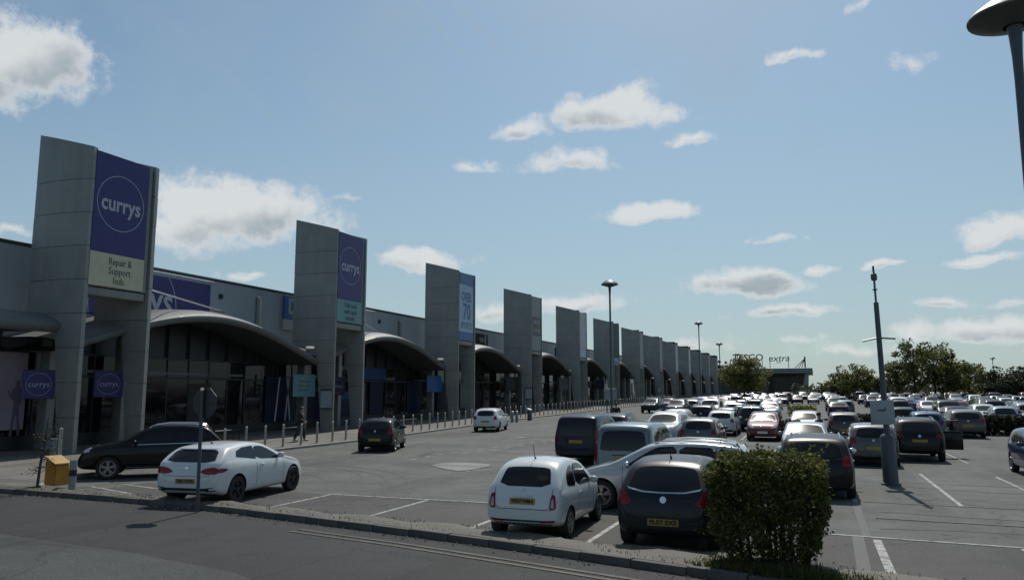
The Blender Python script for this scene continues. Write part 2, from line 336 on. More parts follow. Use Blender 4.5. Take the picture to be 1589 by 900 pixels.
def tube(bm, pts, rads, n=8, caps=True, mi=0):
    rings = []
    pts = [Vector(p) for p in pts]
    if isinstance(rads, (int, float)): rads = [rads]*len(pts)
    for i, p in enumerate(pts):
        d = (pts[min(i+1, len(pts)-1)]-pts[max(i-1, 0)]).normalized()
        a = Vector((1, 0, 0)) if abs(d.x) < .8 else Vector((0, 1, 0))
        u = d.cross(a).normalized(); v = d.cross(u)
        rings.append([bm.verts.new(p+(u*math.cos(2*PI*k/n)+v*math.sin(2*PI*k/n))*rads[i]) for k in range(n)])
    for a, b in zip(rings, rings[1:]):
        for k in range(n):
            f = bm.faces.new((a[k], a[(k+1) % n], b[(k+1) % n], b[k])); f.material_index = mi
    if caps:
        for r in (rings[0], rings[-1]):
            try: f = bm.faces.new(r); f.material_index = mi
            except Exception: pass
    bmesh.ops.recalc_face_normals(bm, faces=bm.faces)
def lathe(bm, prof, n=20, mi=0):
    rings = []
    for r, z in prof:
        rings.append([bm.verts.new((max(r, 1e-4)*math.cos(2*PI*k/n), max(r, 1e-4)*math.sin(2*PI*k/n), z)) for k in range(n)])
    for a, b in zip(rings, rings[1:]):
        for k in range(n):
            f = bm.faces.new((a[k], a[(k+1) % n], b[(k+1) % n], b[k])); f.material_index = mi
def BM(): return bmesh.new()
def flat(name, pts, z, m, parent=None, kind=None, follow=True):
    bm = BM(); vs = [bm.verts.new((p[0], p[1], (G(p[1]) if follow else 0)+z)) for p in pts]; f = bm.faces.new(vs)
    if f.normal.z < 0 or True:
        bm.normal_update()
        if f.normal.z < 0: f.normal_flip()
    bmesh.ops.triangulate(bm, faces=bm.faces)
    return part(name, bm, m, parent, kind=kind)
def strip(bm, pts, w, z):
    """ribbon of width w along pts on the ground sheet"""
    P = [Vector((p[0], p[1], 0)) for p in pts]; out = []
    Q = []
    for a, b in zip(P, P[1:]):
        n = max(1, int((b-a).length/4))
        Q += [a.lerp(b, i/n) for i in range(n)]
    Q.append(P[-1])
    for i, p in enumerate(Q):
        d = (Q[min(i+1, len(Q)-1)]-Q[max(i-1, 0)]).normalized(); s = Vector((-d.y, d.x, 0))*w/2
        out.append([bm.verts.new((q.x, q.y, G(q.y)+z)) for q in (p+s, p-s)])
    for a, b in zip(out, out[1:]):
        f = bm.faces.new((a[0], a[1], b[1], b[0])); f.normal_update()
        if f.normal.z < 0: f.normal_flip()
TEXT_CACHE = {}
def text_mesh(txt, size, m, width=None, shear=0., bold=0., align='CENTER', spacing=1., ext=.004):
    c = bpy.data.curves.new('lettering', 'FONT'); c.body = txt; c.size = size; c.align_x = align; c.align_y = 'CENTER'
    c.extrude = ext; c.shear = shear; c.offset = bold; c.resolution_u = 2; c.space_character = spacing; c.space_line = .9
    o = bpy.data.objects.new('lettering', c); C.objects.link(o)
    dg = bpy.context.evaluated_depsgraph_get()
    me = bpy.data.meshes.new_from_object(o.evaluated_get(dg)); bpy.data.objects.remove(o); bpy.data.curves.remove(c)
    me.name = 'lettering'; me.materials.clear(); me.materials.append(M[m])
    if width:
        xs = [v.co.x for v in me.vertices]; w = max(xs)-min(xs)
        for v in me.vertices: v.co.x *= width/w
    return me
FACE_X = Matrix(((0, 0, 1), (1, 0, 0), (0, 1, 0))).to_4x4()      # reads from +X
FACE_NY = Matrix(((1, 0, 0), (0, 0, -1), (0, 1, 0))).to_4x4()    # reads from -Y
def letters(txt, size, m, parent, loc, face=FACE_X, **k):
    me = text_mesh(txt, size, m, **k); o = bpy.data.objects.new('lettering', me)
    link(o, parent); o.matrix_local = Matrix.Translation(loc) @ face
    return o
def ring_bm(r, w, d=.006, n=40):
    bm = BM(); a = [bm.verts.new((d, (r-w)*math.cos(2*PI*k/n), (r-w)*math.sin(2*PI*k/n))) for k in range(n)]; b = [bm.verts.new((d, r*math.cos(2*PI*k/n), r*math.sin(2*PI*k/n))) for k in range(n)]
    for k in range(n): bm.faces.new((a[k], b[k], b[(k+1) % n], a[(k+1) % n]))
    return bm

# ------------------------------------------------------------------ the ground
KX = -23.0
bm = BM()
ys = [-60, -20, 0, 8] + [12+2*i for i in range(60)] + [140+10*i for i in range(12)] + [300, 500, 1200, 4000]
xs = [-3000, -200, -40, 0, 40, 200, 3000]
rows = [[bm.verts.new((x, y, G(y))) for x in xs] for y in ys]
for a, b in zip(rows, rows[1:]):
    for i in range(len(xs)-1): bm.faces.new((a[i], a[i+1], b[i+1], b[i]))
part('car_park', bm, 'lot', kind='structure')
# verge and near access road
NEAR = [(-60, 14.9), (-36, 14.85), (-28, 14.8), (-20.4, 14.65), (-16.5, 14.55), (-13.2, 14.3), (-9.6, 13.6), (-7.2, 13.15), (-4.9, 12.65), (-3.2, 12.2), (-1.7, 11.8), (0, 11.35), (2, 10.8), (5, 9.9), (10, 8.4), (20, 5)]
def near_y(x):
    for a, b in zip(NEAR, NEAR[1:]):
        if a[0] <= x <= b[0]: return a[1]+(b[1]-a[1])*(x-a[0])/(b[0]-a[0])
def smooth_poly(P, it=2):
    for _ in range(it):
        Q = [P[0]]
        for a, b in zip(P, P[1:]): Q += [(a[0]*.75+b[0]*.25, a[1]*.75+b[1]*.25), (a[0]*.25+b[0]*.75, a[1]*.25+b[1]*.75)]
        P = Q+[P[-1]]
    return P
NEAR = smooth_poly(NEAR)
bm = BM()
a = [bm.verts.new((x, y, .004)) for x, y in NEAR]; b = [bm.verts.new((x, -40, .004)) for x, y in NEAR]
for i in range(len(NEAR)-1): bm.faces.new((b[i], b[i+1], a[i+1], a[i]))
part('access_road', bm, 'road', kind='structure')
flat('old_road_surface', [(-60, 12.2), (-22, 11.6), (-17.0, 11.0), (-14.5, 10.5), (-11, 10.15), (-8.2, 9.6), (-7.4, 9.2), (-6.4, 8.2), (-6, -20), (-60, -20)], .008, 'road_old', kind='structure', follow=False)
# verge: a raised strip of trodden soil behind the kerb
def verge_w(x): return .42 if x < -15 else .42+.5*min(1, (x+15)/9)+(.55*min(1, max(0, (x+3.4)/1.6)) if x > -3.4 else 0)
bm = BM(); rows = []
VX = [x for x, y in NEAR if -34 <= x <= 6]; VX = sorted(set(VX+[-34+.45*i for i in range(89)]))
for x in VX:
    y = near_y(x) if near_y(x) else 9
    w = verge_w(x); r = []
    for t, z in ((.0, .125), (.2, .135), (.45, .15), (.7, .145), (.88, .11), (1.0, -.01)):
        wob = random.uniform(-.012, .012)+.03*math.sin(x*3.1+t*5)
        jag = (random.uniform(-.09, .09) if t > .8 else 0)
        r.append(bm.verts.new((x, y+.13+w*t+jag, z+(wob if 0 < t < 1 else 0))))
    rows.append(r)
for a, b in zip(rows, rows[1:]):
    for i in range(5): bm.faces.new((a[i], b[i], b[i+1], a[i+1]))
verge = part('verge', bm, 'verge', kind='structure', smooth=True, sharp=80)
# kerb stones of the near verge
bm = BM(); box(bm, -.448, .448, -.065, .065, -.05, .13, .018); kme = mesh_from(bm, 'kerb_stone', 'kerb', True)
d = 0; x = -33.5
while x < 5.5:
    y0, y1 = near_y(x), near_y(x+.91)
    o = obj('kerb_stone', kme, verge); o.location = (x+.455, (y0+y1)/2+.065, random.uniform(-.008, .006)); o.rotation_euler = (random.uniform(-.02, .02), 0, math.atan2(y1-y0, .91)+random.uniform(-.008, .008))
    x += .91*math.cos(math.atan2(y1-y0, .91))
# double yellow line
bm = BM(); YL = [(-9.55, 12.95), (-7, 12.45), (-5, 11.95), (-2.5, 11.3), (0, 10.65), (2, 10.1), (6, 8.9)]
strip(bm, YL, .085, .012); strip(bm, [(x-.04, y-.22) for x, y in YL], .085, .012)
part('yellow_line', bm, 'yellow_line', kind='structure')
# pavement by the shops with its pale kerb
PK = [(-19.9, 15.3), (-20.7, 16.3), (-21.5, 18.0), (-22.2, 20.2), (-22.8, 23), (-23.0, 26), (-23.0, 38), (-23.6, 48), (-24.5, 60), (-24.7, 75), (-24.9, 113), (-24.9, 262)]
def densify(P, st):
    out = []
    for a, b in zip(P, P[1:]):
        n = max(1, int(math.dist(a, b)/st)); out += [(a[0]+(b[0]-a[0])*i/n, a[1]+(b[1]-a[1])*i/n) for i in range(n)]
    return out+[P[-1]]
PK = densify(smooth_poly(PK, 1), 2.0)
def kerb_x(y):
    for a, b in zip(PK, PK[1:]):
        if a[1] <= y <= b[1]: return a[0]+(b[0]-a[0])*(y-a[1])/(b[1]-a[1])
    return -24.9
bm = BM(); prev = None
for x, y in PK:
    z = G(y); r = [bm.verts.new(q) for q in ((x-.14, y, z+.102), (-36, y, z+.13))]
    if prev: bm.faces.new((prev[0], r[0], r[1], prev[1]))
    prev = r
pave = part('pavement', bm, 'pave', kind='structure')
bm = BM(); prev = None
for x, y in PK:
    z = G(y); r = [bm.verts.new(q) for q in ((x, y, z-.02), (x, y, z+.09), (x-.02, y, z+.11), (x-.15, y, z+.112))]
    if prev:
        for i in range(3): bm.faces.new((prev[i], r[i], r[i+1], prev[i+1]))
    prev = r
part('kerb', bm, 'kerb_pale', pave)

# ------------------------------------------------------------------ cars
def lerp_tab(T, s):
    if s <= T[0][0]: return T[0][1]
    for a, b in zip(T, T[1:]):
        if s <= b[0]: return a[1]+(b[1]-a[1])*(s-a[0])/max(1e-6, b[0]-a[0])
    return T[-1][1]
def wheel_meshes(r, w, rimr, spokes, rimm):
    bm = BM(); n = 28
    prof = [(r*.70, -w*.42), (r*.93, -w*.5), (r*.99, -w*.38), (r, -w*.2), (r, w*.2), (r*.99, w*.38), (r*.93, w*.5), (rimr*1.0, w*.46), (rimr*.96, w*.30), (rimr*.2, w*.18)]
    lathe(bm, prof, n)
    bmesh.ops.rotate(bm, verts=bm.verts, cent=(0, 0, 0), matrix=Matrix.Rotation(PI/2, 3, 'Y'))
    bmesh.ops.recalc_face_normals(bm, faces=bm.faces)
    ty = mesh_from(bm, 'wheel', 'tyre', True)
    bm = BM(); rr = rimr*.99
    for k in range(spokes):
        a = 2*PI*k/spokes
        for da in ((-.16, .16) if spokes <= 5 else (0,)):
            ww = rr*(.075 if spokes <= 5 else .09)
            m = Matrix.Rotation(a+da, 4, 'X')
            box(bm, w*.30, w*.44, -ww, ww, rr*.12, rr*.93, mtx=m)
    b2 = BM(); lathe(b2, [(rr*.86, w*.34), (rr*.90, w*.485), (rr, w*.495), (rr*1.02, w*.40)], n)
    bmesh.ops.rotate(b2, verts=b2.verts, cent=(0, 0, 0), matrix=Matrix.Rotation(PI/2, 3, 'Y'))
    t = bpy.data.meshes.new('t'); b2.to_mesh(t); b2.free(); bm.from_mesh(t); bpy.data.meshes.remove(t)
    b2 = BM(); lathe(b2, [(rr*.24, w*.3), (rr*.22, w*.48), (.001, w*.5)], 14)
    bmesh.ops.rotate(b2, verts=b2.verts, cent=(0, 0, 0), matrix=Matrix.Rotation(PI/2, 3, 'Y'))
    t = bpy.data.meshes.new('t'); b2.to_mesh(t); b2.free(); bm.from_mesh(t); bpy.data.meshes.remove(t)
    bmesh.ops.recalc_face_normals(bm, faces=bm.faces)
    return ty, mesh_from(bm, 'rim', rimm, False)
class Car:
    """body lofted along its length from the rear (s=0) to the nose (s=L); +y is forward, origin on the ground under the centre"""
    def __init__(c, L, W, H, top, belt, axles, r=.31, zb=.20, tumble=.20, rr=.10, plan=None, taper=None, crown=.03, rim='rim', spokes=5, arch=.05):
        c.L, c.W, c.H, c.r, c.ax = L, W, H, r, axles
        hw = W/2
        plan = plan or [(0, .74), (.03, .84), (.10, .92), (.30, .975), (.8, 1), (L-1.2, 1), (L-.6, .965), (L-.25, .88), (L-.06, .74), (L, .62)]
        zbt = [(0, zb+.16), (.12, zb+.08), (.5, zb), (L-.55, zb), (L-.12, zb+.03), (L, zb+.12)]
        st = set(s for s, _ in top) | set(s for s, _ in plan); st = sorted(st); full = [st[0]]
        for s in st[1:]:
            if s-full[-1] < .012: continue
            n = int((s-full[-1])/.22)+1; f0 = full[-1]
            full += [f0+(s-f0)*(i+1)/n for i in range(n)]
        bm = BM(); rings = []
        for s in full:
            w = hw*lerp_tab(plan, s); zt = lerp_tab(top, s); b = zbt; zl = lerp_tab(b, s); bl = lerp_tab(belt, s)
            zs = min(bl, zt-.10); zs = max(zs, zl+.1)
            g = max(0, zt-zs); ti = tumble if not taper else lerp_tab(taper, s)
            rw = w*.955-ti*max(0, g-.1); q = min(rr, g*.45); cr = crown*min(1, .4+g)
            mid = zl+(zs-zl)*.55
            P = [(0, zl), (w*.80, zl), (w*.955, zl+.05), (w*.99, zl+(mid-zl)*.5), (w, mid), (w*.992, zs-(zs-mid)*.35), (w*.965, zs),
                 (w*.955+(rw-w*.955)*.12, zs+(g-q)*.12), (w*.955+(rw-w*.955)*.55, zs+(g-q)*.55), (rw, zt-q), (rw-q*.42, zt-q*.28), (rw-q*1.25, zt+cr*.2), (rw*.45, zt+cr*.75), (0, zt+cr)]
            y = s-L/2
            rings.append([bm.verts.new((x, y, z)) for x, z in P]+[bm.verts.new((-x, y, z)) for x, z in P[-2:0:-1]])
        n = len(rings[0])
        for a, b in zip(rings, rings[1:]):
            for k in range(n): bm.faces.new((a[k], b[k], b[(k+1) % n], a[(k+1) % n]))
        bm.faces.new(rings[0]); bm.faces.new(rings[-1][::-1])
        bmesh.ops.recalc_face_normals(bm, faces=bm.faces)
        me = bpy.data.meshes.new('body'); bm.to_mesh(me); bm.free()
        me.materials.append(M['under']); me.materials.append(M['under'])
        o = bpy.data.objects.new('tmp', me); C.objects.link(o)
        s1 = o.modifiers.new('s', 'SUBSURF'); s1.levels = 1; s1.render_levels = 1
        cb = BM()
        for ay in axles:
            for sx in (-1, 1):
                tmp = BM(); lathe(tmp, [(.001, -.19), (r+arch, -.19), (r+arch, .19), (.001, .19)], 32)
                bmesh.ops.rotate(tmp, verts=tmp.verts, cent=(0, 0, 0), matrix=Matrix.Rotation(PI/2, 3, 'Y'))
                bmesh.ops.translate(tmp, verts=tmp.verts, vec=(sx*(hw-.10), ay-L/2, r+.01)); bmesh.ops.remove_doubles(tmp, verts=tmp.verts, dist=.0005)
                bmesh.ops.recalc_face_normals(tmp, faces=tmp.faces)
                t = bpy.data.meshes.new('t'); tmp.to_mesh(t); tmp.free(); cb.from_mesh(t); bpy.data.meshes.remove(t)
        cm = bpy.data.meshes.new('cut'); cb.to_mesh(cm); cb.free(); cm.materials.append(M['under'])
        for p in cm.polygons: p.material_index = 0
        cm.materials.clear(); cm.materials.append(M['trim']); co = bpy.data.objects.new('cut', cm); C.objects.link(co)
        me.materials.clear(); me.materials.append(M['chrome'])     # slot 0: paint, set per car
        bo = o.modifiers.new('b', 'BOOLEAN'); bo.object = co; bo.operation = 'DIFFERENCE'; bo.solver = 'EXACT'; bo.material_mode = 'TRANSFER'
        dg = bpy.context.evaluated_depsgraph_get(); dg.update()
        c.body = bpy.data.meshes.new_from_object(o.evaluated_get(dg)); c.body.name = 'body'
        bpy.data.objects.remove(o); bpy.data.objects.remove(co)
        c.body.polygons.foreach_set('use_smooth', [True]*len(c.body.polygons)); c.body.set_sharp_from_angle(angle=R(38))
        c.tree = BVHTree.FromPolygons([v.co for v in c.body.vertices], [p.vertices[:] for p in c.body.polygons])
        c.parts = []            # (name, mesh, material key or 'paint', parent index, matrix, label, detail level)
        ty, rm = wheel_meshes(r, .20, r*.68, spokes, rim)
        for ay in axles:
            for sx in (-1, 1):
                m = Matrix.Translation((sx*(hw-.115), ay-L/2, r)) @ (Matrix.Rotation(PI, 4, 'Z') if sx < 0 else Matrix.Identity(4))
                c.parts.append(('wheel', ty, 'tyre', None, m, 0)); c.parts.append(('rim', rm, rim, len(c.parts)-1, Matrix.Identity(4), 1))
    def cast(c, view, u, v):
        if view in 'LR':
            sx = -1 if view == 'L' else 1
            o, d = Vector((sx*4, u-c.L/2, v)), Vector((-sx, 0, 0))
        elif view == 'B': o, d = Vector((u, -8, v)), Vector((0, 1, 0))
        elif view == 'F': o, d = Vector((u, 8, v)), Vector((0, -1, 0))
        else: o, d = Vector((u, v-c.L/2, 6)), Vector((0, 0, -1))
        h = c.tree.ray_cast(o, d)
        if h[0] is None:
            q = o+d*(4 if view in 'LR' else 8); h = c.tree.find_nearest(q)
        return h[0], h[1]
    def patch(c, name, view, poly, m, off=.006, rnd=1, grid=.09, detail=0, parent=None):
        P = poly
        for _ in range(rnd):
            Q = []
            for a, b in zip(P, P[1:]+P[:1]): Q += [(a[0]*.82+b[0]*.18, a[1]*.82+b[1]*.18), (a[0]*.18+b[0]*.82, a[1]*.18+b[1]*.82)]
            P = Q
        Q = []
        for a, b in zip(P, P[1:]+P[:1]):
            n = max(1, int(math.dist(a, b)/grid)); Q += [(a[0]+(b[0]-a[0])*i/n, a[1]+(b[1]-a[1])*i/n) for i in range(n)]
        nb = len(Q); pts = [Vector(q) for q in Q]
        x0, x1 = min(q[0] for q in Q), max(q[0] for q in Q); y0, y1 = min(q[1] for q in Q), max(q[1] for q in Q)
        gx = x0+grid/2
        while gx < x1:
            gy = y0+grid/2
            while gy < y1: pts.append(Vector((gx, gy))); gy += grid
            gx += grid
        vo, eo, fo, _, _, _ = geometry.delaunay_2d_cdt(pts, [(i, (i+1) % nb) for i in range(nb)], [], 1, 1e-5)
        bm = BM(); vs = []
        for q in vo:
            co, nn = c.cast(view, q.x, q.y); vs.append(bm.verts.new(co+nn*off))
        for f in fo:
            try: bm.faces.new([vs[i] for i in f])
            except Exception: pass
        bmesh.ops.delete(bm, geom=[v for v in bm.verts if not v.link_faces], context='VERTS')
        bm.normal_update()
        ref = {'L': Vector((-1, 0, 0)), 'R': Vector((1, 0, 0)), 'B': Vector((0, -1, 0)), 'F': Vector((0, 1, 0)), 'T': Vector((0, 0, 1))}[view]
        for f in bm.faces:
            if f.normal.dot(ref) < 0: f.normal_flip()
        be = [e for e in bm.edges if len(e.link_faces) == 1]
        r = bmesh.ops.extrude_edge_only(bm, edges=be)
        for v in [g for g in r['geom'] if isinstance(g, bmesh.types.BMVert)]:
            co, nn, _, _ = c.tree.find_nearest(v.co); v.co = co-nn*.01
        bmesh.ops.recalc_face_normals(bm, faces=bm.faces)
        bm.normal_update()
        s = sum(f.normal.dot(ref)*f.calc_area() for f in bm.faces)
        if s < 0: bmesh.ops.reverse_faces(bm, faces=bm.faces)
        me = mesh_from(bm, name, m if m != 'paint' else 'chrome', True, 50)
        c.parts.append((name, me, m, parent, Matrix.Identity(4), detail)); return len(c.parts)-1
    def sides(c, name, poly, m, **k):
        for v in 'LR': i = c.patch(name, v, poly, m, **k)
        return i
    def pair(c, name, view, poly, m, **k):
        c.patch(name, view, poly, m, **k); c.patch(name, view, [(-x, y) for x, y in poly], m, **k)
    def mid(c, name, view, half, m, **k):
        return c.patch(name, view, half+[(-x, y) for x, y in half[::-1] if abs(x) > 1e-6], m, **k)
    def add(c, name, bm, m, detail=0, parent=None, smooth=True):
        c.parts.append((name, mesh_from(bm, name, m if m != 'paint' else 'chrome', smooth), m, parent, Matrix.Identity(4), detail)); return len(c.parts)-1
    def seam(c, view, pts, w=.012, name='door_gap', m='trim', detail=1, off=.002):
        for (a, b) in zip(pts, pts[1:]):
            pass
        bm = BM(); prev = None
        Q = []
        for a, b in zip(pts, pts[1:]):
            n = max(1, int(math.dist(a, b)/.07)); Q += [(a[0]+(b[0]-a[0])*i/n, a[1]+(b[1]-a[1])*i/n) for i in range(n)]
        Q.append(pts[-1])
        for i, q in enumerate(Q):
            a, b = Q[max(i-1, 0)], Q[min(i+1, len(Q)-1)]; dx, dy = b[0]-a[0], b[1]-a[1]; l = math.hypot(dx, dy) or 1
            r = []
            for s in (-1, 1):
                co, nn = c.cast(view, q[0]-dy/l*w/2*s, q[1]+dx/l*w/2*s); r.append(bm.verts.new(co+nn*off))
            if prev: bm.faces.new((prev[0], prev[1], r[1], r[0]))
            prev = r
        c.add(name, bm, m, detail)
    def mirrors(c, s, z, m='paint'):
        for sx in (-1, 1):
            co, _ = c.cast('L' if sx < 0 else 'R', s, z); bm = BM()
            bmesh.ops.create_uvsphere(bm, u_segments=12, v_segments=8, radius=1)
            for v in bm.verts:
                v.co = Vector((v.co.x*.105, v.co.y*.06, v.co.z*.075)); v.co += co+Vector((sx*.10, .02, .05))
            box(bm, *sorted((co.x-sx*.03, co.x+sx*.09)), co.y-.0, co.y+.04, co.z-.01, co.z+.03)
            c.add('door_mirror', bm, m, 0)
    def plate(c, z, view='B', m='plate_y', w=.26, text=None, h=.056):
        i = c.mid('number_plate', view, [(w, z-h), (w, z+h)], m, off=.014, rnd=0)
        if text:
            co, nn = c.cast(view, 0, z); me = text_mesh(text, .095, 'black', width=w*1.75, bold=.004, ext=.001)
            c.parts.append(('lettering', me, 'black', i, Matrix.Translation(co+Vector((0, -.019 if view == 'B' else .019, 0))) @ FACE_NY, 1))
    def aerial(c, s, h=.28):
        co, _ = c.cast('T', 0, s); bm = BM(); tube(bm, [co, co+Vector((0, -.05, .04))], [.02, .014], 6); tube(bm, [co+Vector((0, -.05, .03)), co+Vector((0, -.05-h*.35, .03+h))], .007, 5); c.add('aerial', bm, 'trim', 0)
    def badge(c, z, r=.05, m='chrome'):
        pts = [(r*math.cos(2*PI*k/14), z+r*math.sin(2*PI*k/14)) for k in range(14)]; c.patch('badge', 'B', pts, m, off=.01, rnd=0, detail=1)
    def handle(c, s, z, m='chrome'):
        for v in 'LR': c.patch('door_handle', v, [(s-.09, z-.016), (s+.09, z-.010), (s+.09, z+.016), (s-.09, z+.012)], m, off=.028, rnd=1, grid=.05, detail=1)
    def spawn(c, name, loc, rz, paint, label, cat='car', group=None, level=1, extra=None):
        t = thing(name, label, cat, loc, rz, group)
        b = obj('body', c.body, t); b.material_slots[0].link = 'OBJECT'; b.material_slots[0].material = paint
        made = []
        for (n, me, m, par, mx, det) in c.parts:
            if det > level: made.append(None); continue
            p = t if par is None else made[par]
            if p is None: made.append(None); continue
            o = obj(n, me, p); o.matrix_local = mx
            if m == 'paint': o.material_slots[0].link = 'OBJECT'; o.material_slots[0].material = paint
            made.append(o)
        return t
def paint(name, col, metal=0., rough=.35): return mat(name, col, rough, metal, coat=.8, spec=.4, var=.04, vscale=2)
PT = {k: paint(k+'_paint', *v) for k, v in dict(white=((.58, .60, .60), 0, .35), silver=((.24, .255, .265), .4, .32), grey=((.07, .075, .08), .3, .35), black=((.004, .004, .005), .0, .3),
      navy=((.006, .009, .022), .1, .3), blue=((.02, .045, .14), .4, .3), red=((.13, .007, .008), .1, .3), dgreen=((.012, .028, .024), .3, .3), brown=((.045, .036, .033), .3, .35),
      paleblue=((.20, .25, .29), .3, .32), dgrey=((.018, .019, .024), .15, .32), gold=((.20, .17, .12), .5, .35), midblue=((.12, .155, .185), .25, .32), silverl=((.40, .42, .43), .25, .3), fiat=((.62, .64, .63), 0, .32)).items()}

DS = {}
# small round hatchback, 3.55 m
c = Car(3.55, 1.63, 1.49, [(0, .62), (.02, .74), (.07, .84), (.15, 1.0), (.46, 1.36), (.66, 1.44), (1.1, 1.485), (1.5, 1.48), (1.9, 1.42), (2.1, 1.36), (2.72, 1.0), (2.95, .95), (3.2, .86), (3.42, .70), (3.52, .55), (3.55, .45)],
        [(0, .90), (1.2, .90), (2.6, .86), (3.5, .8)], (.66, 2.96), r=.29, tumble=.30, rr=.10, crown=.045, spokes=7, arch=.045,
        plan=[(0, .80), (.03, .89), (.12, .95), (.35, .985), (.8, 1), (2.5, 1), (3.0, .95), (3.3, .84), (3.5, .66), (3.55, .5)])
c.mid('rear_window', 'B', [(.54, 1.015), (.47, 1.33), (.34, 1.36), (0, 1.37)], 'carglass', rnd=1)
c.sides('side_window', [(.62, 1.0), (1.2, .955), (1.2, 1.375), (.92, 1.33), (.72, 1.2)], 'carglass'); c.sides('side_window', [(1.25, .955), (2.36, .93), (2.28, 1.02), (2.0, 1.26), (1.75, 1.365), (1.25, 1.38)], 'carglass')
c.mid('windscreen', 'F', [(.62, 1.01), (.52, 1.33), (.3, 1.36), (0, 1.365)], 'carglass')
c.pair('tail_light', 'B', [(.545, .60), (.69, .615), (.665, .87), (.585, .885)], 'taillight', off=.016)
c.pair('lamp_centre', 'B', [(.585, .64), (.648, .645), (.635, .80), (.60, .80)], 'tailwhite', off=.022, detail=1)
c.pair('reflector', 'B', [(.40, .36), (.66, .38), (.66, .415), (.40, .395)], 'taillight', off=.008, rnd=0, detail=1)
c.pair('headlight', 'F', [(.48, .62), (.66, .66), (.64, .82), (.50, .80)], 'headlight', off=.012)
c.mid('bumper_trim', 'B', [(.62, .365), (.62, .40)], 'trim', rnd=0, detail=1, off=.004)
c.plate(.745, text='YE67 DBN'); c.mid('plate_bar', 'B', [(.20, .822), (.20, .862)], 'chrome', off=.03, rnd=1, detail=1); c.badge(.955, .042)
c.mirrors(2.2, .93); c.aerial(.85, .26); c.handle(1.42, .80)
c.sides('door_gap', [(1.215, .32), (1.228, .32), (1.228, .93), (1.215, .93)], 'trim', off=.002, rnd=0, detail=1); c.sides('door_gap', [(2.40, .32), (2.412, .32), (2.412, .9), (2.40, .9)], 'trim', off=.002, rnd=0, detail=1)
c.seam('B', [(.60, .985), (.57, .70), (.50, .60), (-.50, .60), (-.57, .70), (-.60, .985)]); c.mid('sill_trim', 'B', [(.5, .26), (.6, .33)], 'trim', rnd=0, detail=1)
DS['mini'] = c
# curvy dark hatchback, 4.03 m
c = Car(4.03, 1.72, 1.47, [(0, .56), (.02, .72), (.06, .86), (.14, 1.0), (.52, 1.35), (.70, 1.42), (1.3, 1.47), (1.9, 1.45), (2.3, 1.36), (3.08, .99), (3.3, .93), (3.7, .80), (3.93, .62), (4.03, .45)],
        [(0, .96), (1, .93), (3, .88)], (.74, 3.27), r=.31, tumble=.30, rr=.11, crown=.045)
c.mid('rear_window', 'B', [(.56, .985), (.62, 1.03), (.52, 1.33), (.3, 1.365), (0, 1.37), ], 'carglass')
c.mid('window_strip', 'B', [(.0, .955), (.35, .962), (.60, 1.01), (.64, 1.05), (.625, 1.05), (.585, 1.025), (.35, .982), (0, .973)][:4]+[(.60, 1.035), (.35, .985), (0, .975)], 'chrome', off=.014, rnd=0, detail=1)
c.sides('side_window', [(.62, 1.04), (1.35, .985), (1.35, 1.36), (.95, 1.335), (.72, 1.2)], 'carglass'); c.sides('side_window', [(1.41, .985), (2.70, .95), (2.2, 1.26), (1.9, 1.355), (1.41, 1.37)], 'carglass')
c.mid('windscreen', 'F', [(.68, 1.0), (.55, 1.31), (0, 1.35)], 'carglass')
c.pair('tail_light', 'B', [(.52, .80), (.60, .76), (.79, .78), (.80, 1.0), (.72, 1.03), (.64, .95)], 'taillight', off=.014)
c.pair('headlight', 'F', [(.40, .62), (.72, .70), (.74, .86), (.58, .82)], 'headlight', off=.012)
c.plate(.50, text='FL57 EXS'); c.badge(.86, .055); c.mirrors(2.55, .96); c.aerial(.95, .2); c.handle(1.62, .83)
c.sides('door_gap', [(1.38, .34), (1.392, .34), (1.392, .96), (1.38, .96)], 'trim', off=.002, rnd=0, detail=1); c.sides('door_gap', [(2.6, .34), (2.612, .34), (2.612, .92), (2.6, .92)], 'trim', off=.002, rnd=0, detail=1)
c.mid('bumper_trim', 'B', [(.66, .30), (.68, .36), (.0, .34)], 'trim', rnd=0, off=.004, detail=1); c.seam('B', [(.64, .97), (.60, .70), (.52, .64), (-.52, .64), (-.60, .70), (-.64, .97)])
for sx in (-1, 1): c.seam('T', [(sx*.50, .75), (sx*.53, 1.9)], .02, 'roof_seam')
DS['curvy'] = c
# low three door coupe, 4.26 m
c = Car(4.26, 1.81, 1.40, [(0, .58), (.02, .74), (.06, .90), (.13, 1.0), (.17, 1.03), (.48, 1.285), (.62, 1.335), (1.2, 1.385), (1.7, 1.40), (2.1, 1.36), (2.35, 1.29), (3.08, .96), (3.35, .91), (3.8, .80), (4.1, .64), (4.2, .54), (4.26, .42)],
        [(0, 1.0), (1, .97), (3, .87)], (.80, 3.38), r=.33, tumble=.42, rr=.12, crown=.04, rim='rim_d', arch=.05,
        plan=[(0, .78), (.03, .87), (.12, .94), (.35, .985), (.7, 1), (1.3, .985), (3.0, .985), (3.5, .98), (3.9, .90), (4.15, .76), (4.26, .6)])
c.mid('rear_window', 'B', [(.67, 1.01), (.58, 1.25), (.44, 1.275), (0, 1.28)], 'carglass')
c.sides('side_window', [(.78, 1.10), (1.61, .995), (1.62, 1.315), (1.15, 1.30), (.86, 1.23)], 'carglass', rnd=0); c.sides('side_window', [(1.63, .995), (2.80, .93), (2.55, 1.07), (2.2, 1.23), (1.95, 1.295), (1.64, 1.295)], 'carglass')
c.mid('windscreen', 'F', [(.70, .98), (.54, 1.26), (0, 1.30)], 'carglass')
c.pair('tail_light', 'B', [(.36, .80), (.52, .745), (.80, .755), (.83, .86), (.74, .91), (.50, .88)], 'taillight', off=.014)
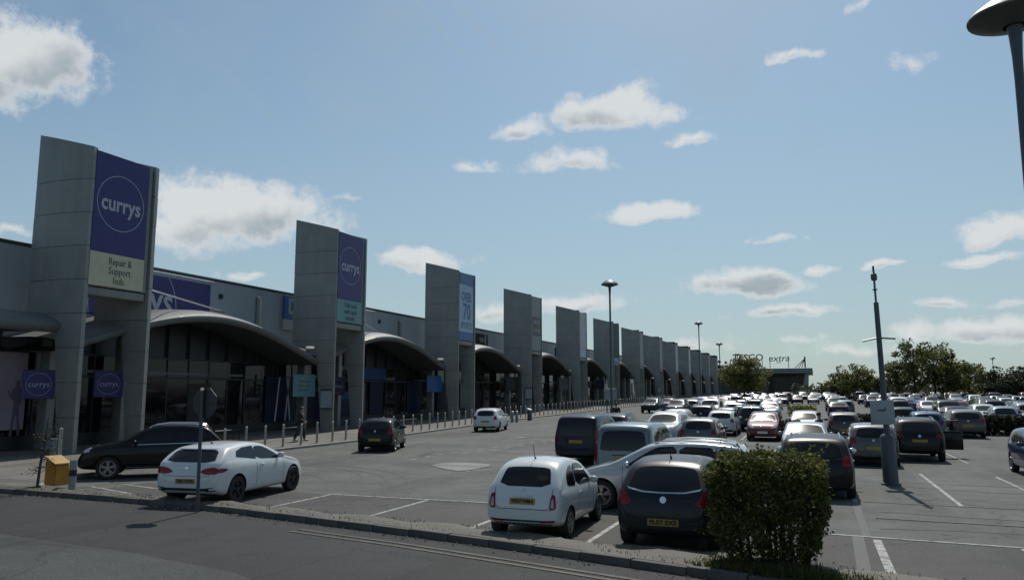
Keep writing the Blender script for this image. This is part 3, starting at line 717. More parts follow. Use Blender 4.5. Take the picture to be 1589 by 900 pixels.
c.sides('tail_light', [(.06, .78), (.18, .78), (.36, .83), (.36, .865), (.16, .88), (.06, .86)], 'taillight', off=.012)
c.pair('headlight', 'F', [(.40, .60), (.74, .66), (.74, .76), (.50, .70)], 'headlight', off=.012)
c.plate(.585, text='YJ61 OTD'); c.badge(.90, .05); c.mirrors(2.62, .97); c.handle(1.85, .86)
c.mid('bumper_trim', 'B', [(.66, .24), (.80, .34), (.74, .46), (.5, .43), (.0, .43)], 'trim', rnd=0, off=.008, detail=0)
co, _ = c.cast('T', 0, .95); bm = BM(); tube(bm, [co+Vector((0, .04, -.01)), co+Vector((0, -.05, .05))], [.03, .008], 6); c.add('aerial', bm, 'trim', 0)
bm = BM()
for i in range(9):
    x = -.5+i*.125
h0 = [c.cast('B', x, 1.285)[0] for x in (-.52, -.4, -.2, 0, .2, .4, .52)]
tube(bm, [p+Vector((0, -.03, .012)) for p in h0], .018, 6); c.add('roof_spoiler', bm, 'paint', 0)
c.sides('door_gap', [(1.60, .34), (1.612, .34), (1.612, .98), (1.60, .98)], 'trim', off=.002, rnd=0, detail=1); c.sides('door_gap', [(2.86, .34), (2.872, .34), (2.872, .92), (2.86, .92)], 'trim', off=.002, rnd=0, detail=1)
c.seam('B', [(.70, .98), (.64, .90), (.62, .70), (-.62, .70), (-.64, .90), (-.70, .98)])
DS['coupe'] = c
# compact SUV, 4.32 m
c = Car(4.32, 1.81, 1.63, [(0, .62), (.02, .80), (.07, 1.0), (.16, 1.12), (.55, 1.50), (.70, 1.56), (1.3, 1.62), (2.0, 1.61), (2.4, 1.52), (3.12, 1.12), (3.35, 1.07), (3.9, .98), (4.15, .84), (4.26, .66), (4.32, .48)],
        [(0, 1.05), (1, 1.02), (3, .98)], (.82, 3.40), r=.345, zb=.27, tumble=.30, rr=.11, crown=.03, rim='rim', arch=.06)
c.mid('rear_window', 'B', [(.60, 1.10), (.54, 1.44), (0, 1.48)], 'carglass')
c.sides('side_window', [(.52, 1.22), (1.0, 1.09), (1.5, 1.07), (1.5, 1.48), (.95, 1.47), (.66, 1.38)], 'carglass'); c.sides('side_window', [(1.55, 1.07), (2.74, 1.05), (2.3, 1.36), (2.05, 1.47), (1.55, 1.485)], 'carglass')
c.mid('windscreen', 'F', [(.70, 1.12), (.57, 1.45), (0, 1.50)], 'carglass')
c.pair('tail_light', 'B', [(.52, .93), (.80, .90), (.82, 1.06), (.60, 1.06)], 'taillight', off=.014)
c.pair('headlight', 'F', [(.42, .80), (.78, .86), (.78, .98), (.50, .92)], 'headlight', off=.012); c.sides('headlight', [(3.92, .84), (4.16, .80), (4.18, .88), (3.96, .93)], 'headlight', off=.012)
c.mid('grille', 'F', [(.36, .62), (.42, .82), (0, .84)], 'trim', off=.008)
c.sides('sill_trim', [(1.25, .34), (3.0, .34), (3.0, .375), (1.25, .375)], 'chrome', off=.012, rnd=0); c.plate(.80); c.badge(.98, .05); c.mirrors(2.66, 1.06); c.handle(1.1, .95, 'paint'); c.handle(2.0, .95, 'paint')
c.sides('window_strip', [(.55, 1.055), (1.5, 1.04), (2.74, 1.02), (2.74, 1.04), (1.5, 1.062), (.55, 1.085)], 'chrome', off=.010, rnd=0, detail=1)
c.mid('bumper_trim', 'B', [(.70, .40), (.80, .50), (.0, .52)], 'trim', rnd=0, off=.006)
for sx in (-1, 1):
    bm = BM(); pts = [c.cast('T', sx*.57, s)[0]+Vector((0, 0, dz)) for s, dz in ((.62, .0), (.72, .045), (1.0, .055), (1.8, .05), (2.2, .045), (2.32, 0))]; tube(bm, pts, .018, 6); c.add('roof_rail', bm, 'chrome', 0)
DS['suv'] = c
# everyday five door hatchback, 3.97 m
def hatch(L=3.97, W=1.68, H=1.46, dz=0., rimk='rim', k3=False):
    c = Car(L, W, H, [(0, .58), (.02, .75), (.06, .92), (.13, 1.03), (.42, 1.34+dz), (.58, 1.40+dz), (1.2, 1.455+dz), (1.85, 1.44+dz), (2.25, 1.36+dz), (2.98, 1.0), (3.2, .95), (L-.3, .80), (L-.08, .62), (L, .45)],
            [(0, .95), (1, .93), (3, .89)], (.70, L-.80), r=.305, tumble=.28, rr=.10, crown=.035, rim=rimk)
    c.mid('rear_window', 'B', [(.57, 1.02), (.50, 1.30+dz), (0, 1.335+dz)], 'carglass')
    c.sides('side_window', [(.60, 1.07), (1.30, .985), (1.30, 1.35+dz), (.85, 1.32+dz), (.66, 1.22+dz)], 'carglass'); c.sides('side_window', [(1.35, .985), (2.62, .96), (2.15, 1.25+dz), (1.9, 1.345+dz), (1.35, 1.355+dz)], 'carglass')
    c.mid('windscreen', 'F', [(.66, 1.0), (.54, 1.31+dz), (0, 1.35+dz)], 'carglass')
    c.pair('tail_light', 'B', [(.55, .80), (.77, .80), (.77, 1.0), (.62, 1.02), (.58, .92)], 'taillight', off=.014)
    c.pair('headlight', 'F', [(.40, .64), (.74, .70), (.74, .86), (.54, .82)], 'headlight', off=.012)
    c.mid('grille', 'F', [(.40, .40), (.42, .50), (0, .52)], 'trim', off=.006, detail=1)
    c.plate(.66 if k3 else .56); c.badge(.93, .045); c.plate(.44, 'F', 'plate_w'); c.mirrors(2.48, .96); c.handle(1.55, .84, 'paint')
    c.mid('bumper_trim', 'B', [(.66, .30), (.70, .39), (.0, .37)], 'trim', rnd=0, off=.005); c.aerial(.8, .16)
    c.sides('door_gap', [(1.32, .34), (1.332, .34), (1.332, .97), (1.32, .97)], 'trim', off=.002, rnd=0, detail=1); c.sides('door_gap', [(2.55, .34), (2.562, .34), (2.562, .94), (2.55, .94)], 'trim', off=.002, rnd=0, detail=1)
    c.seam('B', [(.63, 1.0), (.58, .76), (.50, .72), (-.50, .72), (-.58, .76), (-.63, 1.0)])
    return c
DS['hatch'] = hatch()
DS['hatch2'] = hatch(4.0, 1.73, 1.49, .03, 'rim', True)
# tall box van with windows, 4.38 m
c = Car(4.38, 1.81, 1.80, [(0, .60), (.02, .85), (.05, 1.2), (.11, 1.55), (.20, 1.70), (.40, 1.77), (1.2, 1.80), (2.3, 1.78), (2.7, 1.68), (3.42, 1.16), (3.7, 1.10), (4.1, .94), (4.28, .74), (4.38, .5)],
        [(0, 1.05), (1, 1.03), (3.3, 1.0)], (.78, 3.48), r=.32, zb=.22, tumble=.16, rr=.11, crown=.025)
c.mid('rear_window', 'B', [(.62, 1.08), (.64, 1.16), (.58, 1.54), (.48, 1.60), (0, 1.61)], 'carglass')
c.sides('side_window', [(.45, 1.12), (1.3, 1.12), (1.3, 1.58), (.5, 1.56)], 'carglass'); c.sides('side_window', [(1.38, 1.12), (2.1, 1.11), (2.1, 1.59), (1.38, 1.59)], 'carglass'); c.sides('side_window', [(2.16, 1.11), (3.05, 1.07), (2.62, 1.46), (2.4, 1.58), (2.16, 1.59)], 'carglass')
c.mid('windscreen', 'F', [(.72, 1.16), (.62, 1.60), (0, 1.66)], 'carglass')
c.pair('tail_light', 'B', [(.72, .78), (.82, .78), (.80, 1.30), (.73, 1.28)], 'taillight', off=.012)
c.pair('headlight', 'F', [(.46, .80), (.80, .86), (.80, 1.0), (.60, .98)], 'headlight', off=.012)
c.plate(.86); c.mirrors(2.95, 1.10, 'trim'); c.mid('bumper_trim', 'B', [(.80, .38), (.82, .52), (0, .54)], 'trim', rnd=0, off=.008); c.handle(1.3, .98, 'trim')
c.seam('B', [(.70, .62), (.70, 1.62), (-.70, 1.62), (-.70, .62)]); c.mid('plate_bar', 'B', [(.30, .95), (.30, .975)], 'trim', off=.02, rnd=0, detail=1)
DS['van'] = c
# long estate / people carrier with roof rails, 4.62 m
c = Car(4.62, 1.84, 1.55, [(0, .60), (.02, .78), (.06, .96), (.14, 1.04), (.46, 1.40), (.62, 1.47), (1.4, 1.54), (2.2, 1.52), (2.6, 1.44), (3.45, 1.02), (3.7, .96), (4.25, .80), (4.5, .64), (4.62, .45)],
        [(0, 1.0), (1, .97), (3.4, .90)], (.86, 3.62), r=.33, tumble=.28, rr=.10, crown=.03)
c.mid('rear_window', 'B', [(.62, 1.04), (.55, 1.36), (0, 1.40)], 'carglass')
c.sides('side_window', [(.50, 1.16), (1.0, 1.06), (1.0, 1.42), (.72, 1.38)], 'carglass'); c.sides('side_window', [(1.04, 1.05), (1.85, 1.02), (1.85, 1.445), (1.04, 1.43)], 'carglass'); c.sides('side_window', [(1.91, 1.02), (3.10, .97), (2.65, 1.26), (2.35, 1.42), (1.91, 1.445)], 'carglass')
c.mid('windscreen', 'F', [(.72, 1.02), (.58, 1.38), (0, 1.44)], 'carglass')
c.pair('tail_light', 'B', [(.58, .86), (.82, .84), (.80, 1.06), (.68, 1.08)], 'taillight', off=.014)
c.pair('headlight', 'F', [(.44, .64), (.80, .70), (.80, .84), (.56, .80)], 'headlight', off=.012); c.sides('headlight', [(4.18, .70), (4.42, .64), (4.46, .72), (4.22, .80)], 'headlight', off=.012)
c.plate(.70); c.plate(.44, 'F', 'plate_w'); c.badge(.95, .05); c.mirrors(2.98, .98, 'chrome'); c.handle(1.2, .90); c.handle(2.1, .89)
c.mid('grille', 'F', [(.42, .46), (.46, .62), (0, .66)], 'trim', off=.006, detail=1)
c.mid('bumper_trim', 'B', [(.70, .32), (.74, .40), (0, .40)], 'trim', rnd=0, off=.005)
for s in (1.0, 1.88, 3.12): c.sides('door_gap', [(s, .34), (s+.012, .34), (s+.012, .99), (s, .99)], 'trim', off=.002, rnd=0, detail=1)
for sx in (-1, 1):
    bm = BM(); pts = [c.cast('T', sx*.60, s)[0]+Vector((0, 0, dz)) for s, dz in ((.62, .0), (.72, .035), (1.0, .045), (1.8, .045), (2.3, .04), (2.42, 0))]; tube(bm, pts, .017, 6); c.add('roof_rail', bm, 'chrome', 0)
DS['estate'] = c
# saloon, 4.55 m
c = Car(4.55, 1.80, 1.43, [(0, .58), (.02, .78), (.06, .96), (.12, 1.01), (.55, 1.05), (1.15, 1.36), (1.4, 1.41), (1.9, 1.43), (2.4, 1.38), (3.2, 1.0), (3.5, .95), (4.2, .80), (4.45, .64), (4.55, .45)],
        [(0, .98), (1, .95), (3.2, .90)], (.88, 3.6), r=.32, tumble=.30, rr=.09, crown=.03)
c.mid('rear_window', 'B', [(.62, 1.07), (.52, 1.30), (0, 1.34)], 'carglass')
c.sides('side_window', [(.95, 1.06), (1.75, 1.0), (1.75, 1.34), (1.25, 1.30)], 'carglass'); c.sides('side_window', [(1.8, 1.0), (2.92, .96), (2.5, 1.20), (2.2, 1.32), (1.8, 1.34)], 'carglass')
c.mid('windscreen', 'F', [(.70, 1.02), (.56, 1.32), (0, 1.37)], 'carglass')
c.pair('tail_light', 'B', [(.50, .80), (.80, .80), (.80, .95), (.54, .95)], 'taillight', off=.014); c.pair('headlight', 'F', [(.44, .66), (.78, .70), (.78, .84), (.54, .80)], 'headlight', off=.012)
c.plate(.70); c.plate(.44, 'F', 'plate_w'); c.mirrors(2.75, .97); c.mid('grille', 'F', [(.40, .46), (.42, .66), (0, .68)], 'trim', off=.006, detail=1)
DS['saloon'] = c

NAMES = {'mini': 'hatchback', 'curvy': 'hatchback', 'coupe': 'coupe', 'suv': 'suv', 'hatch': 'hatchback', 'hatch2': 'hatchback', 'van': 'van', 'estate': 'estate_car', 'saloon': 'saloon_car'}
def car(d, x, y, rz, p, label, group='cars parked in the near bays', rear=False, level=1):
    """rz=0 faces away (+Y); with rear=True, (x, y) is the middle of the rear bumper"""
    c = DS[d]
    if rear: x, y = x-math.sin(R(rz))*c.L/2, y+math.cos(R(rz))*c.L/2
    cat = {'van': 'van', 'suv': 'SUV'}.get(d, 'car')
    t = c.spawn(NAMES[d], (x, y, G(y)), R(rz), PT[p], label, cat, group, level)
    if d == 'mini': t.scale = (.93, .93, .93)
    e = .5; t.rotation_euler.x = math.atan((G(y+1)-G(y-1))/2)
    return t
for k in ('black', 'navy', 'dgrey', 'dgreen'):
    b_ = PT[k].node_tree.nodes['Principled BSDF']; b_.inputs['Coat Weight'].default_value = .22; b_.inputs['Specular IOR Level'].default_value = .22
N1 = 'cars parked in the near bays'
car('mini', -5.1, 13.35, 1, 'fiat', 'small rounded white hatchback with grey rear window beside the dark hatchback', N1, True)
car('curvy', -2.52, 13.3, 0, 'dgrey', 'dark grey hatchback with red tail lamps parked against the clipped bush', N1, True)
car('coupe', -13.95, 14.5, 7, 'white', 'low white three door coupe with black wheels behind the bare sign post', N1, True)
car('suv', -20.05, 19.5, 131, 'black', 'black SUV with chrome roof rails facing the yellow bin', N1)
car('estate', -3.45, 18.55, 92, 'silverl', 'silver estate car seen side on behind the two near hatchbacks', N1)
car('hatch', -18.35, 30.1, 20, 'black', 'black hatchback with one bright brake lamp driving along the shop front lane', 'cars driving in the lane by the shops', True)
car('hatch2', -20.1, 46.4, 11, 'white', 'white hatchback driving in the lane beyond the black one', 'cars driving in the lane by the shops', True)
car('suv', -17.0, 85.5, 176, 'dgreen', 'dark green SUV coming down the lane by the bollards', 'cars driving in the lane by the shops')
car('hatch', -17.4, 97.5, 180, 'navy', 'dark blue hatchback following the green SUV in the lane', 'cars driving in the lane by the shops')
car('van', -8.35, 27.6, 0, 'navy', 'dark navy windowed van, the tallest in the near bays', N1, True)
car('van', -5.0, 20.9, 0, 'midblue', 'grey blue van between the navy van and the silver estate', N1, True)
car('estate', -9.6, 37.4, 0, 'dgrey', 'dark estate with bright roof rails behind the navy van', N1, True)
car('suv', -7.2, 39.7, 178, 'white', 'white car parked nose out beside the dark estate', N1)
car('hatch2', -4.95, 34.6, 0, 'grey', 'dark grey hatchback in front of the white hatchback near the aisle', N1, True)
car('hatch', -8.4, 49.0, 0, 'white', 'white hatchback second row back, left of the black estate', N1, True)
car('estate', -7.9, 57.0, 0, 'black', 'black estate between two white cars', N1, True)
car('hatch', -5.9, 54.0, 0, 'dgrey', 'charcoal hatchback just left of the white one by the aisle', N1, True)
car('hatch', -5.4, 47.0, 0, 'white', 'white hatchback at the aisle with its black bumper strip showing', N1, True)
car('suv', -4.1, 52.0, 0, 'dgreen', 'dark green SUV partly behind the white hatchback at the aisle', N1, True)
car('van', -8.9, 71.0, 180, 'white', 'white van facing the camera with a glinting bonnet', N1)
car('hatch2', -6.6, 67.5, 0, 'paleblue', 'pale blue hatchback right of the white van', N1, True)
car('estate', -5.0, 58.2, 0, 'black', 'black estate under the crown of the aisle tree', N1, True)
car('hatch2', -2.84, 45.2, 180, 'red', 'red hatchback facing the camera in the aisle', 'cars driving in the aisle')
car('suv', -3.9, 69.5, 180, 'silver', 'silver SUV with a bright glint, behind the red hatchback', 'cars driving in the aisle')
car('estate', -.15, 21.0, 0, 'black', 'black estate car half hidden by the clipped bush', N1, True)
car('saloon', -.55, 33.5, 180, 'silver', 'silver saloon with a star bright bonnet, nose toward the camera', N1)
car('hatch', -.8, 48.4, 180, 'white', 'white hatchback facing the camera behind the silver saloon', N1)
car('hatch2', 1.75, 30.8, 0, 'grey', 'grey hatchback with bright red tail lamps left of the sign pole', N1, True)
car('hatch', 1.2, 45.3, 0, 'brown', 'brown hatchback behind the person in navy', N1, True)
tb = car('suv', 3.5, 33.4, 0, 'black', 'black SUV with its right door swung open', N1, True)
car('hatch2', 5.0, 56.0, 0, 'dgreen', 'dark green hatchback behind the sign board of the pole', N1, True)
car('hatch', 5.5, 47.8, 0, 'blue', 'blue hatchback beyond the black SUV', N1, True)
car('estate', 7.6, 49.3, 0, 'brown', 'dark brown estate right of the blue hatchback', N1, True)
car('hatch2', 6.75, 29.5, 180, 'blue', 'dark blue hatchback cut off by the right edge of the view', N1)
# the open door of the black SUV
bm = BM(); box(bm, 0, .95, -.035, .035, .32, 1.02, .03); box(bm, .05, .9, -.02, .02, 1.02, 1.07, .01)
door = part('open_door', bm, PT['black'], tb, True); door.location = (.88, .35, 0); door.rotation_euler = (0, 0, R(8))
bm = BM(); tube(bm, [(.05, 0, 1.06), (.30, 0, 1.46), (.80, 0, 1.49), (.92, 0, 1.06)], .022, 6); part('window_frame', bm, 'trim', door)

# far rows of the car park
rnd = random.Random(21)
cols = ['white']*4+['silver']*5+['grey']*6+['black']*7+['navy']*5+['blue']*3+['red']*2+['paleblue']*2+['dgrey']*4+['brown']
WORD = dict(white='white', silver='silver', grey='grey', black='black', navy='navy', blue='blue', red='red', paleblue='pale blue', dgrey='charcoal', brown='brown')
KIND = {'hatch': 'small hatchback', 'hatch2': 'tall hatchback', 'suv': 'SUV', 'estate': 'estate', 'saloon': 'saloon', 'van': 'van', 'curvy': 'curved hatchback'}
FG = 'parked cars in the far rows'
nfar = 0
ORD = ['nearest', 'second', 'third', 'fourth', 'fifth', 'sixth', 'seventh', 'eighth', 'ninth', 'tenth', 'eleventh', 'twelfth', 'last']
for rowi, y in enumerate((62, 67.5, 79, 84.5, 96, 101.5, 114, 119.5, 133, 138.5, 153, 158.5, 174)):
    x1 = (1572-1270)/1200*y*1.08+2
    x = -13.0+(rowi % 2)*.6 if y > 75 else 9.0
    row = []
    while x < x1:
        if rnd.random() < (.93 if x > 2 else .8) and not (-4.0 < x < .2 and y < 125) and not (abs(x-3.7) < 1.2):
            row.append((x, rnd.choice(['hatch', 'hatch', 'hatch2', 'suv', 'suv', 'estate', 'saloon', 'curvy', 'van']), rnd.choice(cols), rnd.choice((0, 180, 180))))
        x += 2.45
    for q, (x, d, p, rz) in enumerate(row):
        nb = [WORD[row[k][2]] + ' ' + KIND[row[k][1]].split()[-1] for k in (q-1, q+1) if 0 <= k < len(row)]
        where = 'between %s and %s' % tuple(nb) if len(nb) == 2 else ('at the %s end beside %s' % ('left' if q == 0 else 'right', nb[0]))
        car(d, x+rnd.uniform(-.12, .12), y+rnd.uniform(-.35, .35), rz+rnd.uniform(-2, 2), p, '%s %s in the %s far row, %s' % (WORD[p], KIND[d], ORD[rowi], where), FG, level=0); nfar += 1
print('far cars', nfar)

# ------------------------------------------------------------------ retail terrace
SP, T0, NT = 18.62, 23.8, 13
XF, XW, XG = -29.0, -34.0, -33.2
YS, YE = 4.0, T0+SP*(NT-1)+6
ZP = 9.5
terr = thing('retail_terrace', 'long pale grey retail terrace with curved canopies behind the row of sign towers', 'building', (XW, YS, 0))
Oi = -terr.location
bm = BM(); box(bm, -64, XW-.06, YS, YE, -.3, ZP-.11); o = part('wall', bm, 'clad_joint', terr); o.location = Oi
bm = BM(); box(bm, -64, XW+.05, YS-.05, YE+.05, ZP-.10, ZP+.05, .02); o = part('parapet_capping', bm, 'capping', terr); o.location = Oi
PW = SP/4
bm = BM(); box(bm, 0, .06, .012, PW-.012, 4.4, ZP-.12); pm = mesh_from(bm, 'cladding_panel', 'wall')
k = 0
while YS+k*PW < YE-.1:
    o = obj('cladding_panel', pm, terr); o.location = Vector((XW-.06, YS+k*PW, 0))+Oi; k += 1
bm = BM(); tube(bm, [(0, 0, 6.3), (0, 0, 8.45), (-.12, 0, 8.6)], .16, 8); pipe = mesh_from(bm, 'vent_pipe', 'clad', True)
bm = BM(); box(bm, 0, .18, -.1, .1, 8.15, 8.45, .03); lampm = mesh_from(bm, 'wall_lamp', 'frame')
# glazing under the canopies
PN = 12; gw = SP/PN
bm = BM(); box(bm, 0, .03, .03, gw-.03, .55, 3.25); pl_low = mesh_from(bm, 'window_pane', 'glass')
bm = BM(); box(bm, 0, .03, .03, gw-.03, 3.36, 4.29); pl_up = mesh_from(bm, 'transom_pane', 'glass')
CANX, YP = -30.0, 33.2
def can_z(d): return 4.75+2.05*max(0, (1+math.cos(2*PI*d/SP))/2)**.55
def frame_mesh(flat):
    def top(yl):
        if flat: return 5.2
        d = yl-.35-(YP-T0); d = (d+SP/2) % SP-SP/2
        return can_z(d)-.38
    bm = BM(); box(bm, -.25, .02, -.0, SP, 0, .5)
    for z in (.5, 3.26, 4.30): box(bm, -.06, .055, 0, SP, z, z+.09)
    for i in range(PN): box(bm, -.06, .06, i*gw-.03, i*gw+.03, .51, max(4.32, min(top(i*gw-.03), top(i*gw+.03))))
    for i in range(48):
        a, b = i*SP/48, (i+1)*SP/48; ta, tb = max(4.31, top(a)), max(4.31, top(b))
        vs = [[bm.verts.new((x, y, z)) for y, z in ((a, 0), (b, 0), (b, tb), (a, ta))] for x in (-.1, -.3)]
        bm.faces.new(vs[0]); bm.faces.new(vs[1][::-1]); bm.faces.new((vs[0][3], vs[0][2], vs[1][2], vs[1][3]))
    return mesh_from(bm, 'window_frame', 'frame')
fr, fr_flat = frame_mesh(False), frame_mesh(True)
bm = BM(); box(bm, -.3, .3, -.2, .2, 0, 5.2, .02); colm = mesh_from(bm, 'pilaster', 'clad', True)
bm = BM(); prev = None; n = 44
prof = [(XW-.0, .34), (CANX-2.2, .31), (CANX-1.1, .24), (CANX-.5, .10), (CANX-.12, -.05), (CANX, -.12), (CANX, -.24), (CANX-.05, -.36), (CANX-.22, -.44), (CANX-.23, -.38), (XW, -.30)]
for i in range(n+1):
    d = -SP/2+.02+(SP-.04)*i/n; z = can_z(d)
    r = [bm.verts.new((x, d, z+dz)) for x, dz in prof]
    if prev:
        for k in range(len(prof)-1):
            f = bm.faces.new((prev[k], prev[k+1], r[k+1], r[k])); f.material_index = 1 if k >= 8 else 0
    prev = r
canm = mesh_from(bm, 'canopy', ['canopy', 'soffit'], True, 60)
bm = BM(); prev = None
for d in (-SP/2, SP/2-.1):
    r = [bm.verts.new((x, d, 5.75+dz*1.3)) for x, dz in prof]
    if prev:
        for k in range(len(prof)-1):
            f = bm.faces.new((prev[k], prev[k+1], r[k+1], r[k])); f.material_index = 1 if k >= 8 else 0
        bm.faces.new(r)
    prev = r
canflat = mesh_from(bm, 'canopy', ['canopy', 'soffit'], True, 60)
for k in range(-1, NT):
    y = T0+SP*k; z = G(y)*.5
    if k >= -1:
        for nm, me, loc in (('canopy', canflat if k == -1 else canm, (0, YP+SP*k, G(y+9))),):
            if YP+SP*k+SP/2 < YE+8: o = obj(nm, me, terr); o.location = Vector(loc)+Oi
    yg = y-.35; zg = G(y+6)+.12
    o = obj('window_frame', fr_flat if k == -1 else fr, terr); o.location = Vector((XG, yg, zg))+Oi
    for i in range(PN):
        for me, nm in ((pl_low, 'window_pane'), (pl_up, 'transom_pane')):
            o = obj(nm, me, terr); o.location = Vector((XG+.0, yg+i*gw, zg))+Oi; o.rotation_euler = (0, random.uniform(-.012, .012), random.uniform(-.010, .010))
    o = obj('pilaster', colm, terr); o.location = Vector((-32.3, y+1.2, zg))+Oi
    o = obj('pilaster', colm, terr); o.location = Vector((-32.3, y+5.2, zg))+Oi
    o = obj('vent_pipe', pipe, terr); o.location = Vector((XW+.15, y+17.0, G(y)*.5+.2))+Oi
    o = obj('wall_lamp', lampm, terr); o.location = Vector((XW, y+13.6, G(y)*.5+.2))+Oi
# window vinyls and posters, fixed to the glazing
def vinyl(y0, y1, z0, z1, m, name='window_poster', x=XG+.09, th=.012):
    bm = BM(); g = G(y0)+.12; box(bm, x, x+th, y0, y1, z0+g, z1+g); o = part(name, bm, m, terr); o.location = Oi; return o
def vtext(txt, size, m, y, z, w=None, x=XG+.104): o = letters(txt, size, m, terr, Vector((x, y, z+G(y)+.12))+Oi, width=w); return o
YB = lambda k: T0+SP*k
vinyl(YB(0)-4.2, YB(0)+.75, .9, 4.3, 'pinkish', x=XG+.15)
# poster figure: a flat printed standing silhouette
bm = BM(); yq = YB(0)+.35; g = G(yq)+.12
def disc2(cy, cz, ry, rz_, n=12): bm.faces.new([bm.verts.new((0, cy+ry*math.cos(2*PI*i/n), cz+rz_*math.sin(2*PI*i/n))) for i in range(n)])
disc2(.02, 3.22, .10, .15); bm.faces.new([bm.verts.new((0, a, b)) for a, b in ((-.07, 3.1), (.09, 3.1), (.23, 2.98), (.27, 2.6), (.20, 2.28), (.15, 2.3), (.13, 2.1), (-.15, 2.1), (-.14, 2.45), (-.34, 2.62), (-.42, 2.9), (-.36, 2.92), (-.28, 2.72), (-.2, 2.97))])
bm.faces.new([bm.verts.new((.001, a, b)) for a, b in ((-.15, 2.1), (.14, 2.1), (.20, 1.5), (.24, .95), (.13, .93), (.08, 1.5), (.0, 1.85), (-.08, 1.4), (-.12, .9), (-.24, .92), (-.18, 1.5))])
o = part('printed_figure', bm, mat('dim_print', (.10, .085, .13), .5), terr); o.location = Vector((XG+.168, yq, g-.3))+Oi
for y0, y1, z0, z1, m in ((17.1, 20.2, .6, 3.9, 'blue_d'),):
    y0 += YB(0); y1 += YB(0); vinyl(y0, y1, .55, 3.5, m)
    for yy, dy in ((y0+.95, .35), (y0+2.0, .3), (y0+2.5, -.45)):
        bm = BM(); P = [(0, yy, .6), (0, yy+.13, .6), (0, yy+.13+dy, 3.45), (0, yy+dy, 3.45)]; bm.faces.new([bm.verts.new(p) for p in P]); o = part('vinyl_stripe', bm, 'greyprint', terr); o.location = Vector((XG+.106, 0, G(y0)+.12))+Oi
vinyl(YB(1)+2.2, YB(1)+4.6, .6, 3.0, 'blue_d'); vtext('PRODUC', .42, 'dgreyprint', YB(1)+3.4, 2.6, 2.0)
vinyl(YB(1)+6.6, YB(1)+9.6, 1.9, 2.4, 'blue_w'); vinyl(YB(1)+6.6, YB(1)+9.6, .6, 1.88, 'blue_d')
vinyl(YB(1)+9.8, YB(1)+13.4, 3.4, 4.25, 'blue_w'); vinyl(YB(1)+11.0, YB(1)+13.0, .6, 3.2, 'blue_d'); vinyl(YB(1)+17.0, YB(1)+19.6, .6, 3.2, 'blue_d')
vinyl(YB(2)+4, YB(2)+6, .6, 3.2, 'blue_d'); vinyl(YB(5)-2, YB(5)+1.2, 2.6, 3.6, 'blue_d')
# pale displays standing behind the dark glass read as dim patches in the glazing
for k, a, b, z0, z1, m in ((0, 5.6, 7.6, .6, 3.1, 'dgreyprint'), (0, 10.6, 12.3, .6, 3.0, 'interior'), (1, 8.9, 10.4, .9, 3.1, 'dgreyprint'), (2, 5.6, 7.6, 1.0, 3.2, 'greyprint'), (2, 9.3, 10.8, .7, 3.1, 'dgreyprint'), (3, 8.2, 10.0, 1, 3.0, 'dgreyprint'), (4, 6.5, 8.2, .8, 3.1, 'dgreyprint')):
    vinyl(YB(k)+a, YB(k)+b, z0, z1, m, 'window_display', x=XG+.032)
for k in (0, 1):
    bm = BM(); box(bm, XG+.03, XG+.05, YB(k)+3.4, YB(k)+15, 3.6, 3.75); o = part('shop_fascia', bm, 'dgreyprint', terr); o.location = Oi+Vector((0, 0, G(YB(k))))

# signs on the wall above the canopies
def wall_sign(name, label, y0, y1, z0, z1, m, cat='sign'):
    t = thing(name, label, cat, (XW+.02, (y0+y1)/2, (z0+z1)/2)); h, w = (z1-z0)/2, (y1-y0)/2
    bm = BM(); box(bm, 0, .14, -w, w, -h, h, .02); part('sign_panel', bm, m, t); return t
t = wall_sign('wall_sign', 'wide purple shop sign with white circle on the wall behind the first tower', 26.0, 36.4, 6.6, 9.1, 'purple')
letters('currys', 2.3, 'white', t, (.146, -.2, -.2), width=5.0, bold=.03)
for a0_, a1_ in ((-12, 38.5), (141.5, 192)):
    bm = BM(); V_ = [[bm.verts.new((.006, q*math.cos(R(a0_+(a1_-a0_)*n_/14)), q*math.sin(R(a0_+(a1_-a0_)*n_/14)))) for q in (2.85, 2.9)] for n_ in range(15)]
    for a, b in zip(V_, V_[1:]): bm.faces.new((a[0], a[1], b[1], b[0]))
    part('circle_arc', bm, 'white', t, loc=(.145, -.3, -.6))
t = wall_sign('wall_sign', 'blue shop sign with white letter D beside the second tower', 43.4, 47.2, 7.65, 9.3, 'blue'); letters('D', 1.5, 'white', t, (.146, -.95, .05), bold=.04)
bm = BM(); box(bm, .02, .15, -1.9, 1.9, -1.55, -.83); part('lower_strip', bm, 'greyprint', t)
t = wall_sign('wall_sign', 'black shop sign with small white letters behind the OVER 70 tower', 74.6, 78.9, 6.9, 9.0, 'black'); letters('NEXT', .75, 'greyprint', t, (.146, .8, .35)); letters('HOME', .6, 'dgreyprint', t, (.146, .8, -.5))
t = wall_sign('wall_sign', 'small blue shop sign behind the fourth tower', 103, 107.5, 6.9, 8.9, 'blue_d'); letters('PETS', .8, 'greyprint', t, (.146, .4, 0))

